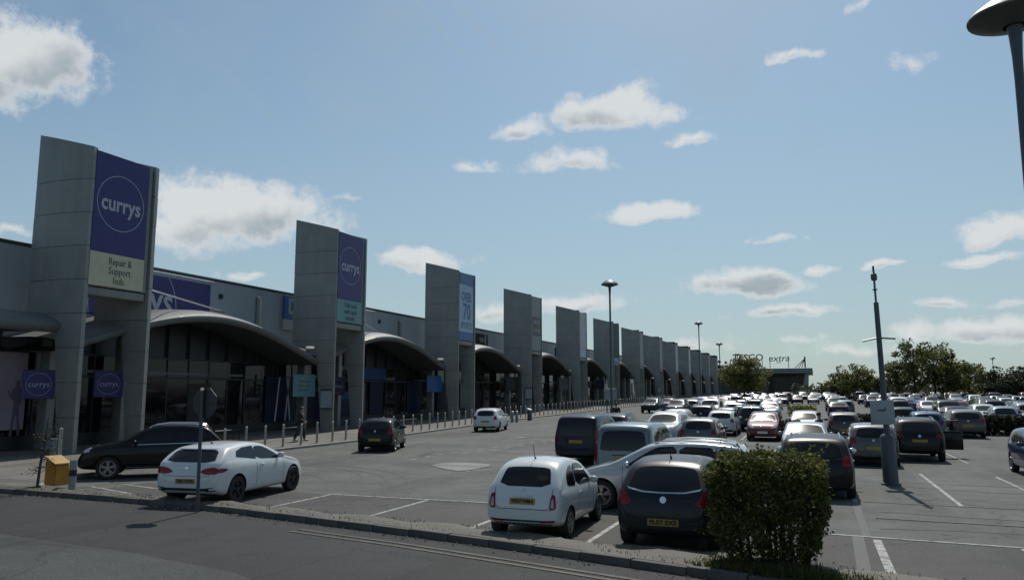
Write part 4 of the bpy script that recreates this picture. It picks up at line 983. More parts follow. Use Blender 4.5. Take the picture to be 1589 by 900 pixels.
# ------------------------------------------------------------------ sign towers
JT = [0, 1.6]+[1.6+1.47*i for i in range(1, 8)]+[13.9]
def fin_pt(t, off=0.):
    X = -3.25*(1-t); Y = -.12*(1-t)-.7*t*(1-t)
    tx, ty = 3.25, .12-.7*(1-2*t); l = math.hypot(tx, ty)
    return Vector((X-ty/l*off*1.0, Y+tx/l*off, 0))
def tmin(z):
    if z >= 5.75: return 0.0
    if z >= 5.25: return .60*(5.75-z)/.5
    return .60+.17*(max(0, 5.25-z)/5.25)**.8
def ztop(t): return 14.2-.87*t
TH = .26
panels = []
def fin_panel(z0, z1, top=False):
    bm = BM(); NT_, zs = 10, None
    zl = [z0+.012, z1-.012] if not top else [z0+.012, None]
    if z0 < 5.75 and z1 > 5.2: zl = [z0+.012, 5.25, 5.75, z1-.012] if z0 < 5.2 else [z0+.012, 5.75, z1-.012]
    grid = []
    for z in zl:
        row = []
        for i in range(NT_+1):
            zz = z if z is not None else z0
            t0 = tmin(zz); t = t0+(1-t0)*i/NT_; zv = z if z is not None else ztop(t)
            a = fin_pt(t); b = fin_pt(t, TH)
            row.append((bm.verts.new((a.x, a.y, zv)), bm.verts.new((b.x, b.y, zv))))
        grid.append(row)
    for r0, r1 in zip(grid, grid[1:]):
        for i in range(NT_):
            bm.faces.new((r0[i][0], r0[i+1][0], r1[i+1][0], r1[i][0])); bm.faces.new((r0[i][1], r1[i][1], r1[i+1][1], r0[i+1][1]))
        for i in (0, NT_): bm.faces.new((r0[i][0], r0[i][1], r1[i][1], r1[i][0]))
    for r in (grid[0], grid[-1]):
        for i in range(NT_): bm.faces.new((r[i][0], r[i+1][0], r[i+1][1], r[i][1]))
    bmesh.ops.recalc_face_normals(bm, faces=bm.faces)
    return mesh_from(bm, 'cladding_panel', 'clad', True, 35)
for i in range(len(JT)-1): panels.append(fin_panel(JT[i], JT[i+1], i == len(JT)-2))
# dark core seen in the joints
bm = BM()
for z0, z1, ta in ((0, 5.2, .79), (5.8, 13.2, .02)):
    P = [fin_pt(ta+(.985-ta)*i/8, .03) for i in range(9)]; Q = [fin_pt(ta+(.985-ta)*i/8, TH-.03) for i in range(9)]
    for i in range(8):
        for a, b in (((P[i], P[i+1])), ((Q[i], Q[i+1]))): bm.faces.new([bm.verts.new((v.x, v.y, z)) for v, z in ((a, z0), (b, z0), (b, z1), (a, z1))])
    bm.faces.new([bm.verts.new((v.x, v.y, z)) for v, z in ((P[-1], z0), (Q[-1], z0), (Q[-1], z1), (P[-1], z1))])
core = mesh_from(bm, 'frame', 'clad_joint')
FG2 = 3.45
bm = BM(); tube(bm, [(-.3, FG2+.22, 7.5), (-4.98, 13.95, 7.58)], .04, 6); tube(bm, [(-.8, FG2+.2, 8.5), (-4.98, 13.1, 9.3)], .03, 6); rod = mesh_from(bm, 'tie_rod', 'steelcap', True)
bm = BM(); box(bm, -1.5, -1.12, -1.0, -.6, 5.46, 5.60, .03); flood = mesh_from(bm, 'floodlight', 'box_glow', True)  # white box, its added glow standing in for sunlight
bm = BM(); box(bm, -1.1, -.12, .30, 3.30, 6.85, 7.2, .02); beam = mesh_from(bm, 'beam', 'clad', True)
bm = BM(); box(bm, -.95, -.10, .22, FG2-.1, 7.25, 13.18); back = mesh_from(bm, 'sign_box', 'clad')
TL = ['tall grey tower with purple circle sign and cream panel, nearest the camera', 'grey tower with purple circle sign over a teal panel, second in the row', 'grey tower carrying the pale blue OVER 70 poster', 'grey tower with small black square lettering and no coloured sign',
      'grey tower with a plain pale grey banner, fifth in the row', 'grey tower with a deep blue banner, sixth in the row']+['plain grey tower, %s in the row counted from the camera' % w for w in ('seventh', 'eighth', 'ninth', 'tenth', 'eleventh', 'twelfth', 'thirteenth and last')]
towers = []
for k in range(NT):
    y = T0+SP*k; t = thing('sign_tower', TL[k], 'tower', (XF, y, 0), 0, 'sign towers along the terrace'); towers.append(t); zb = G(y)
    for f in (0, FG2):
        o = obj('frame', core, t); o.location = (0, f, zb*.5)
        for i, me in enumerate(panels):
            o = obj('cladding_panel', me, t); o.location = (random.uniform(-.004, .004), f+random.uniform(-.006, .006), 0 if i > 0 else 0)
            if i == 0: o.location.z = zb+.10; o.scale.z = (1.6-zb-.10)/1.6
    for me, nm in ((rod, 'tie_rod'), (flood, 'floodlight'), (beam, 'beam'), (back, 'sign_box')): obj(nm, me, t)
    def panel(z0, z1, m, nm='sign_panel', y0=.20, y1=3.10, x=.0):
        bm = BM(); box(bm, -.13, -.02+x, y0, y1, z0, z1, .012); return part(nm, bm, m, t)
    yc = (.20+3.10)/2
    if k < 2:
        panel(8.78, 13.24, 'purple'); part('circle', ring_bm(1.27, .032, 0), 'white', t, loc=(-.012, yc-.05, 11.1))
        letters('currys', 1.0, 'white', t, (-.013, yc-.03, 11.02), width=2.12, bold=.022)
        panel(7.28, 8.77, 'cream' if k == 0 else 'teal', 'lower_panel')
        for j, s in enumerate(('Repair &', 'Support', 'hub.') if k == 0 else ('Talk tech', 'with tech', 'people.')): letters(s, .46, 'slate', t, (-.013, yc+.12, 8.42-.42*j), width=(1.22, 1.18, .62)[j] if k == 0 else (1.45, 1.45, 1.1)[j])
    elif k == 2:
        panel(7.3, 13.24, 'paleblue'); 
        for z0, z1 in ((12.2, 13.22), (7.32, 8.0)): panel(z0, z1, 'blue', 'banner_strip', x=.008)
        letters('OVER', 1.15, 'blue', t, (-.012, yc, 11.1), width=2.1, bold=.03); letters('70', 2.0, 'blue', t, (-.012, yc+.1, 9.75), width=1.6, bold=.05); letters('SPORTS', .8, 'blue', t, (-.012, yc, 8.55), width=2.2)
        letters('DECATHLON', .5, 'paleblue', t, (-.004, yc, 12.7), width=2.3)
    elif k == 3:
        panel(7.3, 13.24, 'clad')
        for z0, z1 in ((10.0, 11.0), (8.95, 9.95)): panel(z0, z1, 'black', 'letter_box', .55, 3.0, .03)
        letters('next', 1.0, 'white', t, (.018, yc, 10.5), width=2.1); letters('HOME', .8, 'greyprint', t, (.018, yc, 9.45), width=2.1)
    elif k == 4: panel(8.4, 13.24, 'greyprint'); panel(7.3, 8.38, 'paleblue', 'lower_panel')
    elif k == 5: panel(8.0, 13.24, 'blue_d'); panel(7.3, 7.98, 'blue', 'lower_panel'); letters('BENSONS', .6, 'greyprint', t, (-.012, yc, 10.6), width=2.2) if False else None
    elif k in (8, 9): panel(7.3, 10.0, 'greyprint'); panel(10.05, 13.24, 'greyprint', 'upper_panel')
    else: panel(7.3, 13.24, 'clad')
    if k in (1, 3, 7):
        bm = BM(); box(bm, .0, .05, -.35, .35, 1.55, 2.75, .02); o = part('notice_board', bm, 'boardback', t); o.location = (-.18, -.5, zb); o.rotation_euler = (0, 0, R(-62))
        for z0, z1 in ((2.66, 2.78), (1.52, 1.6)): bm = BM(); box(bm, .045, .06, -.38, .38, z0, z1); o = part('notice_frame', bm, 'frame', t); o.location = (-.18, -.5, zb); o.rotation_euler = (0, 0, R(-62))
# square hanging signs by the tower legs
def hang(y, z, m, txt, tm, label, x=-31.2, s=.62):
    t = thing('hanging_sign', label, 'sign', (x, y, z), R(-38), None)
    bm = BM(); box(bm, -.05, .05, -s, s, -s, s, .02); part('sign_panel', bm, m, t)
    bm = BM(); tube(bm, [(-.06, -s*.9, 0), (-.9, -s*.2, 0)], .04, 6); part('bracket', bm, 'frame', t)
    if txt == 'currys':
        part('circle', ring_bm(.48, .012, 0), 'purple_d' if False else 'greyprint', t, loc=(.056, 0, 0)); letters(txt, .34, tm, t, (.056, 0, 0), width=.78)
    else:
        for j, s_ in enumerate(txt.split('|')): letters(s_, .22, tm, t, (.056, 0, .28-.27*j))
hang(T0-.05, 3.0, 'purple', 'currys', 'white', 'small square purple sign left of the nearest tower'); hang(T0+3.5, 3.05, 'purple', 'currys', 'white', 'small square purple sign between the legs of the nearest tower')
hang(T0+SP-.1, 3.1, 'teal', 'Talk tech|with tech|people.', 'slate', 'square teal sign left of the second tower', s=.72); hang(T0+SP+3.6, 3.1, 'purple_d', 'currys', 'greyprint', 'dark purple square sign between the legs of the second tower')
hang(T0+2*SP-.2, 3.4, 'blue', '', 'white', 'square bright blue sign left of the OVER 70 tower', s=.7); hang(T0+2*SP+3.6, 3.4, 'blue_d', '', 'white', 'deep blue sign between the legs of the OVER 70 tower')
hang(T0+3*SP-.3, 3.6, 'black', '', 'white', 'square black sign left of the fourth tower', s=.75); hang(T0+4*SP-.3, 3.8, 'dgreyprint', '', 'white', 'square dark grey sign left of the fifth tower', s=.75); hang(T0+5*SP-.3, 3.9, 'blue_d', '', 'white', 'deep blue square sign left of the sixth tower', s=.7)

# ------------------------------------------------------------------ supermarket at the end
YT = 292.0; gz = G(YT)
def tx(px): d = ray(px, 600); return d.x*YT/d.y
def tz(px, py): d = ray(px, py); return EYE+d.z*YT/d.y
sm = thing('supermarket', 'dark green flat roofed supermarket at the far end of the car park', 'building', (tx(1200), YT, gz)); Os = -sm.location
x0, x1 = tx(1095), tx(1251)
bm = BM(); box(bm, x0-30, x1, YT+6, YT+50, gz-1, tz(1200, 579)); o = part('wall', bm, mat('supermarket_wall', (.07, .085, .085), .5, var=.15, vscale=.2), sm); o.location = Os
bm = BM(); box(bm, x0-10, tx(1262), YT-5, YT+30, tz(1200, 580), tz(1200, 572), .1); o = part('roof', bm, mat('supermarket_roof', (.13, .17, .165), .45, var=.1), sm); o.location = Os
bm = BM(); n = 16; w = (x1-tx(1192))/n
gl = BM(); box(gl, .08, w-.08, 0, .1, .3, tz(1200, 584)-gz-.2); glm = mesh_from(gl, 'window_pane', 'glass')
for i in range(n): o = obj('window_pane', glm, sm); o.location = Vector((tx(1192)+i*w, YT+5.7, gz))+Os
bm = BM()
for q in (1256, 1240): pass
tube(bm, [(tx(1249), YT-3, gz), (tx(1253), YT-3, tz(1253, 580))], [1.1, .75], 10); o = part('column', bm, 'boardback', sm, True); o.location = Os
bm = BM(); tube(bm, [(tx(1251), YT, tz(1251, 573)), (tx(1251), YT, tz(1251, 553))], .28, 6)
for a in (1234, 1240, 1245): tube(bm, [(tx(a), YT, tz(a, 572)), (tx(1251), YT, tz(1251, 556))], .13, 5)
o = part('roof_mast', bm, 'pole', sm); o.location = Os
bm = BM(); box(bm, tx(1060), tx(1100), YT-2, YT+4, tz(1080, 573), tz(1080, 566)); o = part('entrance_roof', bm, 'boardback', sm); o.location = Os
rs = thing('roof_sign', 'dark freestanding supermarket letters above the far flat roof', 'sign', (tx(1190), YT+1, tz(1190, 572)))
letters('TESCO', 3.4, 'slate', rs, (tx(1162)-tx(1190), 0, tz(1162, 555)-tz(1190, 572)), FACE_NY, width=tx(1186)-tx(1138), bold=.04); letters('extra', 3.2, 'slate', rs, (tx(1210)-tx(1190), 0, tz(1210, 556)-tz(1190, 572)), FACE_NY, width=tx(1226)-tx(1194), shear=.25, bold=.02)
bm = BM()
for q in (1140, 1155, 1170, 1184, 1196, 1225): tube(bm, [(tx(q)-tx(1190), .3, -.4), (tx(q)-tx(1190), .3, tz(q, 553)-tz(q, 572))], .12, 5)
part('support_frame', bm, 'pole', rs)
bm = BM()
for i in range(5): tube(bm, [(-4.3+i*.9, 0, -0), (-4.0+i*.9, 0, .25)], .12, 4) if False else None
box(bm, tx(1206)-tx(1190), tx(1214)-tx(1190), -.05, .05, tz(1210, 563)-tz(1210, 572), tz(1210, 562)-tz(1210, 572)); part('underline', bm, 'slate', rs)

# ------------------------------------------------------------------ street furniture
def ring_lathe(prof, m, name, n=24, sharp=40):
    bm = BM(); lathe(bm, prof, n); bmesh.ops.recalc_face_normals(bm, faces=bm.faces); return mesh_from(bm, name, m, True, sharp)
post_m = ring_lathe([(.055, 0), (.055, .98)], 'steel', 'post', 12); cap_m = ring_lathe([(.056, .98), (.058, 1.0), (.045, 1.04), (.001, 1.055)], 'steelcap', 'cap', 12); base_m = ring_lathe([(.085, 0), (.085, .02), (.056, .03)], 'steel', 'base_ring', 12)
TO = ['nearest', 'second', 'OVER 70', 'fourth', 'fifth', 'sixth', 'seventh', 'eighth']
NO = ['first', 'second', 'third', 'fourth', 'fifth', 'sixth', 'seventh', 'eighth', 'ninth', 'tenth', 'eleventh', 'twelfth', 'thirteenth', 'fourteenth', 'fifteenth', 'sixteenth']
bcount = {}
def bollard_label(y):
    k = int((y-T0)//SP)
    if y < T0: return 'slim steel kerb bollard nearest the camera, just before the nearest tower'
    bcount[k] = bcount.get(k, 0)+1
    return 'slim steel kerb bollard, %s one past the %s sign tower' % (NO[bcount[k]-1], TO[k])
proto = thing('bollard', bollard_label(22.6), 'bollard', (0, 0, 0), 0, 'steel bollards along the kerb')
for n_, m_ in (('post', post_m), ('cap', cap_m), ('base_ring', base_m)): obj(n_, m_, proto)
y = 22.6; i = 0
while y < 150:
    o = proto if i == 0 else proto.copy()
    if i:
        o['label'] = bollard_label(y)
        C.objects.link(o)
        for ch in list(proto.children):
            if y > 70 and ch.name.startswith('base'): continue
            q = ch.copy(); C.objects.link(q); q.parent = o
    o.location = (kerb_x(y)-.55+random.uniform(-.02, .02), y, G(y)+.11); o.rotation_euler = (random.uniform(-.012, .012), random.uniform(-.012, .012), 0); o.scale.z = random.uniform(.97, 1.02)
    y += 1.32; i += 1
# low black guard rails by the shop fronts
def railing(y0, y1, x, label, h=1.0):
    t = thing('guard_rail', label, 'railing', (x, y0, G(y0)+.12))
    bm = BM(); tube(bm, [(0, 0, h), (0, y1-y0, h+G(y1)-G(y0))], .03, 6); tube(bm, [(0, 0, .15), (0, y1-y0, .15+G(y1)-G(y0))], .025, 6); part('rail', bm, 'frame', t)
    n = int((y1-y0)/.45); bm = BM(); tube(bm, [(0, 0, 0), (0, 0, h)], .018, 5); me = mesh_from(bm, 'baluster', 'frame')
    for i in range(n+1): q = obj('baluster', me, t); q.location = (0, (y1-y0)*i/n, (G(y1)-G(y0))*i/n)
railing(36.2, 38.0, -27.9, 'short low black rail by the person in dark clothes', .5); railing(30.2, 33.4, -28.6, 'low black rail in front of the first shop window', .55)
railing(86, 99, -27.6, 'black railing in front of the fourth and fifth towers'); railing(47.5, 50.0, -27.0, 'short low dark rail beyond the second tower', .5)
# grey litter bin posts near the fourth tower
for (px, py, l) in ((795, 655, 'left one of two squat grey posts right of the white moving hatchback'), (802, 655, 'right one of two squat grey posts right of the white moving hatchback')):
    p = gg(px, py); t = thing('ticket_post', l, 'post', p); t.scale = (.62, .62, .75); bm = BM(); box(bm, -.16, .16, -.14, .14, 0, 1.05, .05); part('body', bm, 'boardback', t, True); bm = BM(); box(bm, -.17, .17, -.15, .15, 1.052, 1.2, .05); part('cap', bm, 'steelcap', t, True)
p = gg(822, 652); t = thing('litter_bin', 'grey litter bin with a sloping lid on the pavement by the bollards', 'bin', p); t.scale = (.6, .6, .75); bm = BM(); box(bm, -.28, .28, -.28, .28, 0, 1.1, .05); part('body', bm, 'pole', t, True); bm = BM(); vs = box(bm, -.3, .3, -.3, .3, 1.103, 1.25, .02); [setattr(v.co, 'z', v.co.z+.25*(.3-v.co.x)) for v in vs if v.co.z > 1.2]; part('lid', bm, 'steelcap', t)
# lamp columns
def lamp(x, y, h, r, label, lean=0.):
    t = thing('street_lamp', label, 'lamp post', (x, y, G(y)), 0, 'lamp columns over the car park'); t.rotation_euler = (0, lean, 0)
    bm = BM(); lathe(bm, [(.14, 0), (.13, 1.2), (.085, 1.4), (.07, h-1.1), (.078, h-.7), (.10, h-.35), (.135, h-.1)], 14); bmesh.ops.recalc_face_normals(bm, faces=bm.faces); part('pole', bm, 'pole', t, True)
    bm = BM(); lathe(bm, [(.001, h+.33), (r*.3, h+.30), (r*.62, h+.20), (r*.9, h+.06), (r, h-.02), (r*.99, h-.05)], 30); bmesh.ops.recalc_face_normals(bm, faces=bm.faces); part('canopy_dish', bm, 'dish', t, True)
    bm = BM(); lathe(bm, [(r*.985, h-.048), (r*.93, h-.07), (r*.45, h-.17), (.17, h-.20)], 30); bmesh.ops.recalc_face_normals(bm, faces=bm.faces); part('diffuser', bm, 'dish_under', t, True)
def lamp_px(px, py, wpx, dia, label):
    # distance from the apparent size of the dish, height from where its rim stands
    d = ray(px, py); dist = FPX*dia/wpx; P = Vector((0, 0, EYE))+d*dist
    lamp(P.x, P.y, P.z-G(P.y), dia/2, label)
lamp_px(1573, 24, 128, 1.35, 'big lamp column at the right edge, seen from below'); lamp_px(946, 441, 27, 1.3, 'lamp column rising in front of the sixth tower'); lamp_px(1084, 502, 13.5, 1.25, 'lamp column above the far end of the terrace, taller of two'); lamp_px(1116, 534, 11.5, 1.25, 'lamp column above the far end of the terrace, shorter of two')
lamp_px(1144, 550, 9, 1.2, 'lamp column behind the aisle tree'); lamp_px(1540, 556, 8, 1.2, 'distant lamp column above the trees at the right')
# pale notice board on a post in front of the sixth tower
p = gg(949, 655); t = thing('notice_board', 'square pale notice board on posts in front of the sixth tower', 'sign', p, R(18)); bm = BM(); tube(bm, [(-.55, 0, 0), (-.55, 0, 3.2)], .05, 6); tube(bm, [(.55, 0, 0), (.55, 0, 3.2)], .05, 6); part('posts', bm, 'pole', t) if False else None
for sx in (-1, 1):
    bm2 = BM(); tube(bm2, [(sx*.34, .05, 0), (sx*.34, .05, 2.75)], .05, 6); part('post', bm2, 'pole', t)
bm = BM(); box(bm, -.45, .45, -.03, .03, 1.8, 2.72, .02); part('board', bm, 'boardback', t)
# sign pole in the bays
p = gg(1383, 752); t = thing('sign_pole', 'tall grey pole with cross arm, aerial and square sign board', 'pole', p); t.rotation_euler = (0, R(-1.1), 0)
bm = BM(); lathe(bm, [(.27, -.05), (.27, .05), (.21, .08), (.20, 1.35), (.16, 1.42), (.10, 1.45)], 16); bmesh.ops.recalc_face_normals(bm, faces=bm.faces); part('base', bm, 'pole', t, True)
bm = BM(); tube(bm, [(0, 0, 1.4), (0, 0, 5.3)], [.085, .07], 12); part('pole', bm, 'pole', t, True)
bm = BM(); tube(bm, [(0, 0, 5.3), (0, 0, 6.4)], .03, 8); lathe(bm, [(.001, 5.94), (.08, 5.97), (.09, 6.06), (.08, 6.16), (.001, 6.2)], 10); lathe(bm, [(.001, 5.66), (.07, 5.67), (.07, 5.7), (.001, 5.71)], 10); bmesh.ops.recalc_face_normals(bm, faces=bm.faces); part('aerial', bm, 'pole', t, True)
bm = BM(); tube(bm, [(-.46, -.02, 4.16), (-.06, 0, 4.24), (.06, 0, 4.24), (.44, .02, 4.20)], .025, 6); part('cross_arm', bm, 'frame', t)
bm = BM(); box(bm, -.40, .24, -.125, -.09, 1.72, 2.42, .02); part('sign_board', bm, mat('pale_board', (.30, .33, .35), .5, var=.1), t, True)
bm = BM(); tube(bm, [(-.20, -.13, 2.14), (-.05, -.13, 2.12), (.02, -.13, 2.18)], .022, 4); part('emblem', bm, 'slate', t)
# octagonal sign seen from the back
p = gg(306, 788, .1); t = thing('road_sign', 'octagonal road sign on a grey post seen from behind', 'sign', (p.x, p.y, .12)); t.rotation_euler = (0, R(-.6), 0)
bm = BM(); tube(bm, [(0, 0, -.1), (0, 0, 2.62)], .04, 10); part('post', bm, 'pole', t, True); bm = BM(); lathe(bm, [(.045, 2.58), (.045, 2.63), (.001, 2.64)], 10); part('cap', bm, 'steelcap', t)
bm = BM(); r_ = .36; a = [(r_*math.cos(PI/8+k*PI/4), r_*math.sin(PI/8+k*PI/4)) for k in range(8)]
f = bm.faces.new([bm.verts.new((.03+x, .055, 2.3+z)) for x, z in a]); bmesh.ops.extrude_face_region(bm, geom=[f]); [setattr(v.co, 'y', .07) for v in list(bm.verts)[8:]]; bmesh.ops.recalc_face_normals(bm, faces=bm.faces); part('sign_plate', bm, 'dsign', t)
bm = BM(); box(bm, -.2, .26, .042, .054, 2.28, 2.32); part('bracket', bm, 'dsign', t)
# yellow grit bin with sloping lid
p = gg(83, 757); t = thing('grit_bin', 'yellow plastic grit bin with a sloping lid at the kerb', 'bin', (p.x+.1, p.y, .1), R(-8)); t.scale = (.85, .85, .85); 
bm = BM(); vs = box(bm, -.30, .30, -.26, .26, 0, .66)
for v in vs:
    if v.co.z > .3: v.co.z += .22*(.30-v.co.x)/.6; v.co.x *= .93; v.co.y *= .95
bmesh.ops.bevel(bm, geom=bm.edges[:], offset=.035, segments=2, affect='EDGES'); part('body', bm, 'bin', t, True)
bm = BM(); vs = box(bm, -.31, .31, -.28, .28, .665, .71)
for v in vs: v.co.z += .225*(.30-v.co.x)/.6
bmesh.ops.bevel(bm, geom=bm.edges[:], offset=.012, segments=2, affect='EDGES'); part('lid', bm, 'bin_lid', t, True)
p = gg(111, 764); t = thing('marker_post', 'short pale marker post with a black band beside the yellow bin', 'post', (p.x, p.y, .08)); bm = BM(); tube(bm, [(0, 0, 0), (0, 0, .78)], .09, 10); part('post', bm, 'boardback', t, True); bm = BM(); tube(bm, [(0, 0, .36), (0, 0, .52)], .096, 10); part('band', bm, 'frame', t, True)
p = gg(90, 728); t = thing('payment_post', 'grey post with a small pale panel behind the yellow bin', 'post', (p.x, p.y, G(p.y)+.1)); bm = BM(); tube(bm, [(0, 0, 0), (0, 0, 1.25)], .07, 10); part('post', bm, 'steel', t, True); bm = BM(); box(bm, -.42, -.09, -.05, .05, .1, .95, .02); part('panel', bm, 'boardback', t, True)
bm = BM(); lathe(bm, [(.072, 1.25), (.075, 1.3), (.001, 1.33)], 10); part('cap', bm, 'steelcap', t)

# ------------------------------------------------------------------ markings and patches
flat('bay_surface', [(x, near_y(x)+.3) for x in (-18.6, -16, -13, -10, -7, -4, -2, 0, 2, 4)]+[(4, 16.0), (-.5, 16.2), (-.5, 17.7), (-12.1, 17.6), (-15, 17.8), (-18.6, 17.9)], .004, 'bay', kind='structure')
def line(pts, w=.10, z=.008, m='white_line', name='bay_line'):
    bm = BM(); strip(bm, pts, w, z); part(name, bm, m, kind='structure')
for x in (-12.0, -9.15, -6.5, -3.95): line([(x, 13.9 if x < -8 else 13.2), (x, 17.55)])
line([(-12.1, 17.6), (-1.0, 17.75)], .10, .012)
line([(.72, 28.2), (.70, 16.2)], .16, .008, 'tar', 'tar_seam'); line([(.55, 16.1), (.5, 12.3)], .2, .008, 'tar', 'tar_seam'); line([(.86, 15.9), (.88, 11.8)], .14)
line([(-.1, 16.2), (3.2, 15.98), (8, 15.9)], .10, .012); line([(3.15, 15.9), (3.2, 11)], .14)
line([(2.95, 28.9), (3.0, 21.2)], .10); line([(.7, 28), (.7, 21)], .10, .012); line([(5.06, 28.7), (5.11, 24)], .10); line([(4.93, 38.7), (5.05, 33.5)], .10); line([(2.4, 38.7), (2.45, 33.5)], .10); line([(-.1, 38.7), (-.05, 33.5)], .1); line([(7.3, 38), (7.4, 33)], .10)
line([(.9, 21.2), (9, 21.0)], .08, .012, 'tar', 'tar_seam'); line([(1, 26.0), (9, 25.8)], .06, .012, 'tar', 'tar_seam'); line([(1, 18.6), (9, 18.2)], .10, .012, 'tar', 'tar_seam')
for x in (-4.0, -6.4, -8.9): line([(x, 44), (x-.1, 50.5)]) ; line([(x, 33), (x, 37.8)])
line([(-1.9, 40), (-1.9, 30)]); line([(-1.95, 48), (-1.9, 43)])
for a in ((-19.4, 16.6, -16.9, 15.75), (-18.9, 17.3, -15.7, 16.5), (-18.8, 15.5, -16.2, 15.1), (-17.6, 17.5, -15.4, 17.0)): line([a[:2], a[2:]], .11)
flat('concrete_island', smooth_poly([(-13.3, 25.7), (-13.35, 26.8), (-12.3, 27.2), (-11.1, 26.7), (-11.25, 24.1), (-12.1, 24.6)], 1), .016, 'patchc', kind='structure')
def dashes(P, on, off, w=.12):
    Q = densify(P, .1); acc = 0; cur = []
    for a in Q:
        ph = acc % (on+off)
        if ph < on: cur.append(a)
        elif len(cur) > 1: line([cur[0], cur[-1]], w, .012, name='give_way_dash'); cur = []
        else: cur = []
        acc += .1
dashes([(-15.1, 27.6), (-15.2, 30), (-14.9, 33), (-14.3, 36.5), (-13.6, 40), (-12.8, 45), (-12.2, 52)], .6, .55); dashes([(-14.5, 31), (-14.0, 34), (-13.4, 37), (-12.7, 41)], .6, .55)
for a in ((-11.2, 24.3, -10.1, 26.4), (-12.6, 28.8, -9.9, 28.9), (-12.7, 30.6, -10, 30.7), (-13.2, 33, -10.5, 33)): line([a[:2], a[2:]], .10)
bm = BM(); strip(bm, [(-16.0, 42.4), (-15.1, 44.2)], .16, .012)
vs = [bm.verts.new((x, y, G(y)+.013)) for x, y in ((-16.15, 42.5), (-16.35, 41.0), (-15.72, 42.3))]; f = bm.faces.new(vs); f.normal_update(); (f.normal_flip() if f.normal.z < 0 else None)
part('lane_arrow', bm, 'white_line', kind='structure')
M['tyremark'] = mat('rubbed_asphalt', (.052, .053, .05), .75, var=.4, vscale=6)
for pts in ([(-17.5, 24), (-14.5, 23.2), (-12.5, 21.4), (-11, 18.6)], [(-17.6, 24.6), (-14.2, 23.8), (-12.0, 21.8), (-10.4, 18.8)], [(2, 25), (4, 24.2), (7, 24.4)], [(1.2, 19.6), (4, 19.2), (8, 19.5)], [(1, 17.2), (3, 17.6), (6, 17.1), (9, 17.3)], [(-18, 22), (-15.5, 23.5), (-13.8, 22), (-12.6, 19.8)], [(-17.2, 21), (-15.5, 21.6), (-14.4, 20.6)]): line(smooth_poly(pts), .05, .006, 'tyremark', 'tyre_mark')

# ------------------------------------------------------------------ vegetation
def leaf_quads(bm, c, r, n, size, rng, flat_=.0, mi=0, shell=.0):
    for _ in range(n):
        while True:
            v = Vector((rng.uniform(-1, 1), rng.uniform(-1, 1), rng.uniform(-1, 1))); l = v.length
            if shell < l < 1: break
        p = c+Vector((v.x*r[0], v.y*r[1], v.z*r[2]))
        leaf(bm, p, size*rng.uniform(.6, 1.3), rng, mi)
def leaf(bm, p, s, rng, mi=0):
    a = Vector((rng.gauss(0, 1), rng.gauss(0, 1), rng.gauss(0, .8))).normalized(); b = a.cross(Vector((rng.gauss(0, 1), rng.gauss(0, 1), rng.gauss(0, 1)))).normalized()
    q = [p-a*s*.5, p+b*s*.28-a*s*.05, p+a*s*.5, p-b*s*.28+a*s*.05]
    f = bm.faces.new([bm.verts.new(v) for v in q]); f.material_index = mi
def tree(px, base_y, dist_y, hpx, wpx, label, m='leaf_a', seed=1, clumps=46, per=46, leafs=None, name='tree', trunk=True, lift=.2, group='trees round the car park', xs=None):
    """a tree standing at depth dist_y, sized from how big it is seen there"""
    rng = random.Random(seed); d = ray(px, base_y); x = d.x*dist_y/d.y; dep = math.hypot(x, dist_y)*.97
    k = dep/FPX; h, w = hpx*k, wpx*k; g = G(dist_y)
    t = thing(name, label, 'tree', (x, dist_y, g), 0, group); ls = leafs or max(.16, w*.05)
    bm = BM(); cz = h*(.5+lift*.5); rz_ = h*(.5-lift*.5)
    for _ in range(clumps):
        while True:
            v = Vector((rng.uniform(-1, 1), rng.uniform(-1, 1), rng.uniform(-1, 1)))
            if v.length < 1: break
        v *= .55+.45*v.length
        sx = w/2*(.86 if v.z > .3 else 1)
        c = Vector((v.x*sx, v.y*sx, cz+v.z*rz_*.9)); s = rng.uniform(.16, .30)*w*.62
        leaf_quads(bm, c, (s, s, s*.75), per, ls, rng)
    part('crown', bm, m, t)
    if trunk:
        bm = BM(); tube(bm, [(0, 0, -.2), (rng.uniform(-.1, .1), 0, h*lift*.6), (rng.uniform(-.2, .2), .1, h*.5), (.1, 0, h*.8)], [h*.022, h*.017, h*.012, h*.004], 7)
        for i in range(9):
            a = rng.uniform(0, 2*PI); z = h*rng.uniform(lift*.7, .6); l = w*rng.uniform(.22, .40); tube(bm, [(0, 0, z), (math.cos(a)*l*.5, math.sin(a)*l*.5, z+l*.4), (math.cos(a)*l, math.sin(a)*l, z+l*.95)], [h*.008, h*.005, h*.002], 5)
        part('trunk', bm, 'bark', t, True)
    return t
tree(1157, 632, 96, 82, 72, 'rounded olive green tree in the aisle in front of the supermarket', 'leaf_a', 3, 70, 130, .26, lift=.28, group=None)
tree(1420, 620, 150, 92, 60, 'tall spiky green tree, highest of the group behind the far cars', 'leaf_b', 5, 50, 60, .5, lift=.1)
tree(1452, 620, 154, 84, 70, 'broad green tree right of the tallest one', 'leaf_a', 6, 60, 60, .5, lift=.1)
tree(1480, 622, 150, 72, 50, 'lower green tree on the right flank of the tall group', 'leaf_b', 7, 40, 60, .5, lift=.08)
tree(1505, 622, 156, 60, 56, 'olive tree sloping down to the right of the group', 'leaf_a', 8, 40, 60, .5, lift=.08)
tree(1395, 622, 152, 58, 44, 'small green tree on the left flank of the tall group', 'leaf_b', 9, 36, 60, .5, lift=.08)
tree(1325, 622, 165, 56, 52, 'low bushy tree left of the sign pole', 'leaf_a', 10, 40, 60, .5, lift=.08)
tree(1300, 620, 172, 40, 44, 'dark low tree nearest the supermarket column', 'leaf_b', 11, 36, 60, .5, lift=.05)
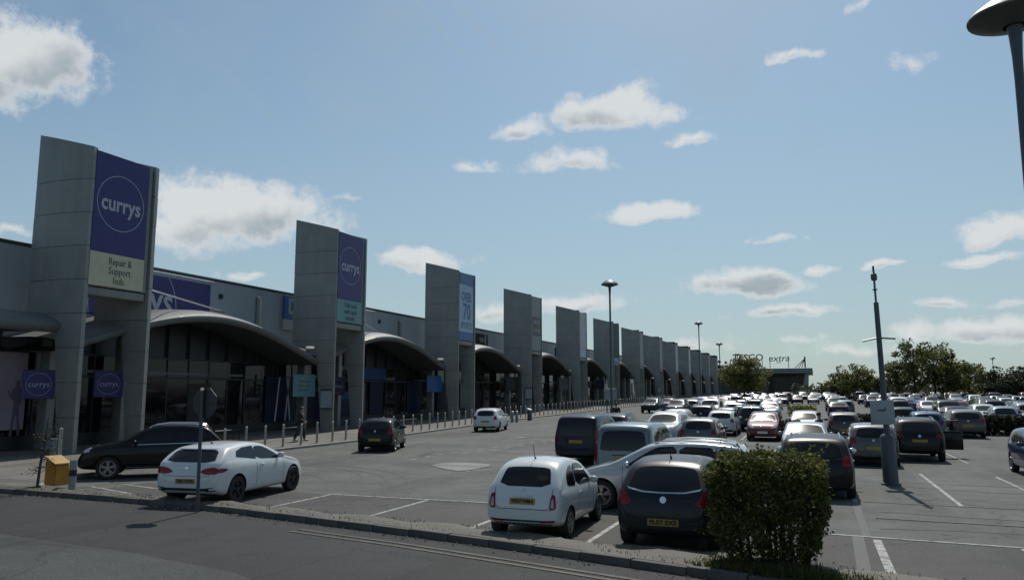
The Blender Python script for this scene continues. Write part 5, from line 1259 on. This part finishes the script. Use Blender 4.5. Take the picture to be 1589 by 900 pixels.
tree(1348, 620, 170, 44, 36, 'dark bushy tree just left of the sign pole', 'leaf_b', 12, 30, 60, .5, lift=.05)
tree(1370, 620, 166, 40, 40, 'small dark tree right behind the sign pole', 'leaf_b', 13, 30, 60, .5, lift=.05)
tree(1560, 622, 150, 46, 60, 'dark tree at the right edge of the view', 'leaf_d', 14, 50, 60, .5, lift=.05)
tree(1535, 622, 165, 36, 50, 'low dark tree beneath the distant lamp', 'leaf_d', 15, 40, 60, .5, lift=.05)
tree(1600, 622, 150, 50, 70, 'dark tree partly outside the right edge', 'leaf_d', 16, 50, 60, .5, lift=.05)
tree(1117, 600, 300, 60, 16, 'thin dark conifer behind the terrace end', 'leaf_d', 17, 24, 40, .8, lift=.1); tree(1128, 600, 300, 54, 14, 'short dark conifer right of the thin one', 'leaf_d', 18, 24, 40, .8, lift=.1)
# far wood and hedge masses
rng = random.Random(4); bm = BM()
for i in range(330):
    px = rng.uniform(1235, 1700); d = ray(px, 605); y = rng.uniform(176, 205); x = d.x*y/d.y; g = G(y); h = rng.uniform(1.8, 3.8)
    leaf_quads(bm, Vector((x, y, g+h*.5)), (2.2, 1.6, h*.55), 38, .75, rng)
part('woodland', bm, 'leaf_d', kind='stuff')
def hedge(name, label, x0, x1, y0, y1, h, m, seed, n, ls, group=None):
    rng = random.Random(seed); cx, cy = (x0+x1)/2, (y0+y1)/2; t = thing(name, label, 'hedge', (cx, cy, G(cy)), 0, group); bm = BM()
    for _ in range(n):
        p = Vector((rng.uniform(x0, x1)-cx, rng.uniform(y0, y1)-cy, h*(1-rng.random()**2)*rng.uniform(.9, 1.06))); leaf(bm, p, ls*rng.uniform(.7, 1.3), rng)
    part('foliage', bm, m, t)
    bm = BM()
    for i in range(max(3, int(x1-x0))):
        x = x0-cx+(x1-x0)*(i+.5)/max(3, int(x1-x0)); tube(bm, [(x, 0, -.05), (x+.05, 0, h*.6)], [.03, .012], 5)
    part('stems', bm, 'bark', t)
hedge('hedge', 'clipped dark hedge strip at the right behind the black SUV', 8.6, 13.6, 52.5, 54.2, 1.05, 'leaf_c', 1, 2600, .28)
hedge('hedge', 'low dark hedge behind the brown hatchback', .6, 4.6, 52.0, 53.4, 1.1, 'leaf_c', 2, 1600, .26)
hedge('hedge', 'round green shrub beside the red hatchback', -2.0, -.2, 55.5, 57.5, 1.5, 'leaf_a', 3, 900, .22); hedge('hedge', 'small shrub patch left of the silver saloon', -2.2, -1.0, 44.2, 46.4, 1.0, 'leaf_c', 8, 500, .2)
# the clipped bush in the foreground
rng = random.Random(12); bx, by = -.80, 12.5
t = thing('clipped_bush', 'clipped rounded green bush with bare stems showing below, in front of the dark hatchback', 'bush', (bx, by, .1))
bm = BM(); nL = 0
while nL < 27000:
    u = Vector((rng.uniform(-1, 1), rng.uniform(-1, 1), rng.uniform(-1, 1))); q = (abs(u.x)**5+abs(u.y)**4+abs(u.z)**6)
    if q > 1: continue
    zz = (u.z+1)/2
    dens = .10+.90*min(1, q*1.25)
    if zz < .42: dens *= .25+1.8*zz
    hole = math.sin(u.x*7.3+1.3*math.sin(zz*9))*math.sin(zz*8.1+u.x*3.1+2*u.y)
    if zz < .62 and hole > .25: dens *= .25
    if rng.random() > dens: continue
    s = .98+.05*math.sin(u.x*9+u.z*7)+.045*math.sin(u.y*11+u.z*13+u.x*5)
    w_ = .90+.14*min(1, zz*1.8)
    leaf(bm, Vector((u.x*.83*s*w_, u.y*.70*s*w_, .12+zz*1.52+.04*math.sin(u.x*8+u.y*5))), rng.choice((.035, .05, .05, .065, .085)), rng); nL += 1
for _ in range(90):                     # stray shoots past the clipped outline
    while True:
        u = Vector((rng.uniform(-1, 1), rng.uniform(-1, 1), rng.uniform(-.5, 1)))
        if .9 < max(abs(u.x), abs(u.y), abs(u.z)): break
    b0 = Vector((u.x*.80, u.y*.68, .12+(u.z+1)*.76)); dr = Vector((u.x, u.y, max(0, u.z)+.35)).normalized(); l = rng.uniform(.06, .20)
    for q in range(7): leaf(bm, b0+dr*l*q/6+Vector((rng.gauss(0, .02), rng.gauss(0, .02), rng.gauss(0, .02))), rng.uniform(.035, .08), rng)
part('foliage', bm, 'leaf_bush', t)
bm = BM()
for i in range(9):
    a = rng.uniform(0, 2*PI); x, y = (-.28, .22, .55, -.1, .05, .35, -.45, .62, .12)[i]*.9, rng.uniform(-.25, .25); x2, y2 = x*1.25+rng.uniform(-.08, .08), y*1.6
    r0 = .055 if i in (1, 2, 4) else .03
    tube(bm, [(x, y, -.05), (x+rng.uniform(-.05, .05), y, .4), ((x+x2)/2, (y+y2)/2, .9), (x2, y2, 1.45)], [r0, r0*.8, r0*.55, .008], 7)
    for j in range(6):
        z = rng.uniform(.35, 1.2); b = rng.uniform(0, 2*PI); px_, py_ = x+(x2-x)*z/1.6, y+(y2-y)*z/1.6; tube(bm, [(px_, py_, z), (px_+math.cos(b)*.25, py_+math.sin(b)*.25, z+.28), (px_+math.cos(b)*.28, py_+math.sin(b)*.3, z+.45)], [.014, .009, .004], 5)
part('stems', bm, 'bark', t, True)
# rough grass at the foot of the bush
bm = BM(); rng = random.Random(5)
for _ in range(6500):
    x = rng.gauss(-.55, .75); y = near_y(x)+.16+abs(rng.gauss(0, .34)); 
    if not -2.6 < x < 3.2: continue
    h = rng.uniform(.03, .16)*(1.25-min(1, abs(x+.55)/1.9)); a = rng.uniform(0, 2*PI); w_ = .008+.01*rng.random()
    dx, dy = math.cos(a)*w_, math.sin(a)*w_; lx, ly = rng.gauss(0, .04), rng.gauss(0, .04); z0 = .11
    bm.faces.new([bm.verts.new(q) for q in ((x-dx, y-dy, z0), (x+dx, y+dy, z0), (x+lx, y+ly, z0+h))])
for _ in range(2600):
    x = rng.uniform(-33, 4); y = near_y(x)+.16+verge_w(x)*rng.random()*.9
    h = rng.uniform(.015, .05); a = rng.uniform(0, 2*PI); dx, dy = math.cos(a)*.008, math.sin(a)*.008
    bm.faces.new([bm.verts.new(q) for q in ((x-dx, y-dy, .12), (x+dx, y+dy, .12), (x+rng.gauss(0, .02), y+rng.gauss(0, .02), .135+h))])
part('grass', bm, 'leaf_grass', kind='stuff')
bm = BM(); rng = random.Random(8)
for _ in range(1500):
    x = rng.uniform(-30, 4); y = near_y(x)-abs(rng.gauss(0, .16))-.07 if rng.random() < .7 else near_y(x)+.16+verge_w(x)*rng.random(); z = .012 if y < near_y(x) else .13
    r_ = rng.choice((.008, .012, .012, .018, .028)); vs = [bm.verts.new((x+r_*math.cos(k*2.1+_), y+r_*math.sin(k*2.1+_), z)) for k in range(3)]; tp = bm.verts.new((x, y, z+r_*.9))
    for k in range(3): bm.faces.new((vs[k], vs[(k+1) % 3], tp))
part('gravel', bm, mat('loose_grit', (.22, .20, .17), .9, island=.6), kind='stuff')
# thin sapling at the left
p = gg(57, 762); rng = random.Random(9); t = thing('sapling', 'thin leaning sapling with sparse leaves left of the yellow bin', 'tree', (p.x, p.y, .1)); t.scale = (.8, .8, .8)
bm = BM(); tube(bm, [(0, 0, -.05), (.05, .02, .8), (.16, .05, 1.6), (.22, .05, 2.4)], [.05, .042, .03, .008], 7)
tips = []
for i in range(26):
    z = rng.uniform(.45, 2.3); a = rng.uniform(0, 2*PI); l = rng.uniform(.3, .65); b0 = Vector((.05+.09*z*.8-.02, .02, z)); e = b0+Vector((math.cos(a)*l, math.sin(a)*l*.8, l*rng.uniform(-.1, .6))); tube(bm, [b0, b0.lerp(e, .5)+Vector((0, 0, .04)), e], [.010, .007, .003], 4); tips.append((b0, e))
part('trunk', bm, 'bark', t, True); bm = BM()
for b0, e in tips:
    for _ in range(16 if b0.z > 1.1 else 5): leaf(bm, b0.lerp(e, rng.uniform(.3, 1.08))+Vector((rng.gauss(0, .07), rng.gauss(0, .07), rng.gauss(0, .07))), rng.uniform(.05, .10), rng)
part('crown', bm, 'leaf_c', t)

# ------------------------------------------------------------------ people
def skin_mesh(name, V, E, rad, m, lv=2):
    me = bpy.data.meshes.new(name); me.from_pydata(V, E, []); o = bpy.data.objects.new('tmp', me); C.objects.link(o)
    sk = o.modifiers.new('skin', 'SKIN'); me.skin_vertices[0].data[0].use_root = True
    for v, r in zip(me.skin_vertices[0].data, rad): v.radius = (r, r) if not isinstance(r, tuple) else r
    ss = o.modifiers.new('s', 'SUBSURF'); ss.levels = lv; ss.render_levels = lv
    dg = bpy.context.evaluated_depsgraph_get(); dg.update(); out = bpy.data.meshes.new_from_object(o.evaluated_get(dg)); bpy.data.objects.remove(o)
    out.name = name; out.materials.clear(); out.materials.append(M[m]); out.polygons.foreach_set('use_smooth', [True]*len(out.polygons)); return out
def person(loc, rz, label, top, legs, stride=.18, armbend=.25, bag=None):
    t = thing('person', label, 'person', loc, rz)
    s = stride
    V = [(0, 0, .95), (0, 0, 1.15), (0, .01, 1.36), (0, .02, 1.47), (0, .03, 1.55), (0, .035, 1.64), (0, .03, 1.73),
         (-.10, 0, .90), (-.11, s*.55, .50), (-.11, s*.6, .09), (-.11, s*.6+.16, .035), (.10, 0, .90), (.11, -s*.4, .50), (.11, -s*1.1, .10), (.11, -s*1.1+.15, .035),
         (-.18, .01, 1.39), (-.24, -.03, 1.12), (-.24, .10, .90), (-.24, .15, .83), (.18, .01, 1.39), (.25, .0, 1.12), (.22, armbend, 1.0), (.20, armbend+.08, .99)]
    E = [(0, 1), (1, 2), (2, 3), (3, 4), (4, 5), (5, 6), (0, 7), (7, 8), (8, 9), (9, 10), (0, 11), (11, 12), (12, 13), (13, 14), (2, 15), (15, 16), (16, 17), (17, 18), (2, 19), (19, 20), (20, 21), (21, 22)]
    rad = [(.14, .10), (.135, .10), (.15, .10), .055, (.075, .085), (.08, .10), .06, .08, .062, .042, .035, .08, .062, .042, .035, .055, .043, .034, .03, .055, .043, .034, .03]
    obj('body', skin_mesh('body', V, E, rad, 'skin'), t)
    ti = [0, 1, 2, 15, 16, 17, 19, 20, 21]; mp = {a: i for i, a in enumerate(ti)}
    obj('jacket', skin_mesh('jacket', [V[i] if i else (0, 0, .84) for i in ti], [(mp[a], mp[b]) for a, b in E if a in mp and b in mp], [((rad[i][0]+.03, rad[i][1]+.035) if isinstance(rad[i], tuple) else rad[i]+.022) for i in ti], top), t)
    li = [0, 7, 8, 9, 11, 12, 13]; mp = {a: i for i, a in enumerate(li)}
    obj('trousers', skin_mesh('trousers', [V[i] for i in li], [(mp[a], mp[b]) for a, b in E if a in mp and b in mp], [((rad[i][0]+.015, rad[i][1]+.02) if isinstance(rad[i], tuple) else rad[i]+.022) for i in li], legs), t)
    bm = BM(); bmesh.ops.create_icosphere(bm, subdivisions=2, radius=1)
    for v in bm.verts: v.co = Vector((v.co.x*.098, v.co.y*.115+.02, max(v.co.z, -.25 if v.co.y < .2 else .25)*.125+1.655))
    part('hair', bm, 'hair', t, True)
    for i in (9, 13):
        bm = BM(); bmesh.ops.create_icosphere(bm, subdivisions=2, radius=1)
        for v in bm.verts: v.co = Vector((V[i][0]+v.co.x*.055, V[i][1]+.07+v.co.y*.15, max(.0, .045+v.co.z*.05)))
        part('shoe', bm, 'shoe', t, True)
    return t
p = gg(466, 684, .12); person((p.x, p.y, p.z), R(-70), 'person in dark clothes and pale shoes walking past the shop window', 'cloth_k', 'cloth_g', .22).scale = (1.3, 1.2, 1.0)
p = gg(957, 664); person((p.x, p.y, p.z), R(20), 'person in black walking behind the row of parked vans', 'cloth_k', 'cloth_k', .15)
person((-.05, 36.3, G(36)), R(-60), 'person in navy bending toward the silver hatchback', 'cloth_b', 'cloth_k', .12, .32)
print('objects', len(bpy.data.objects))
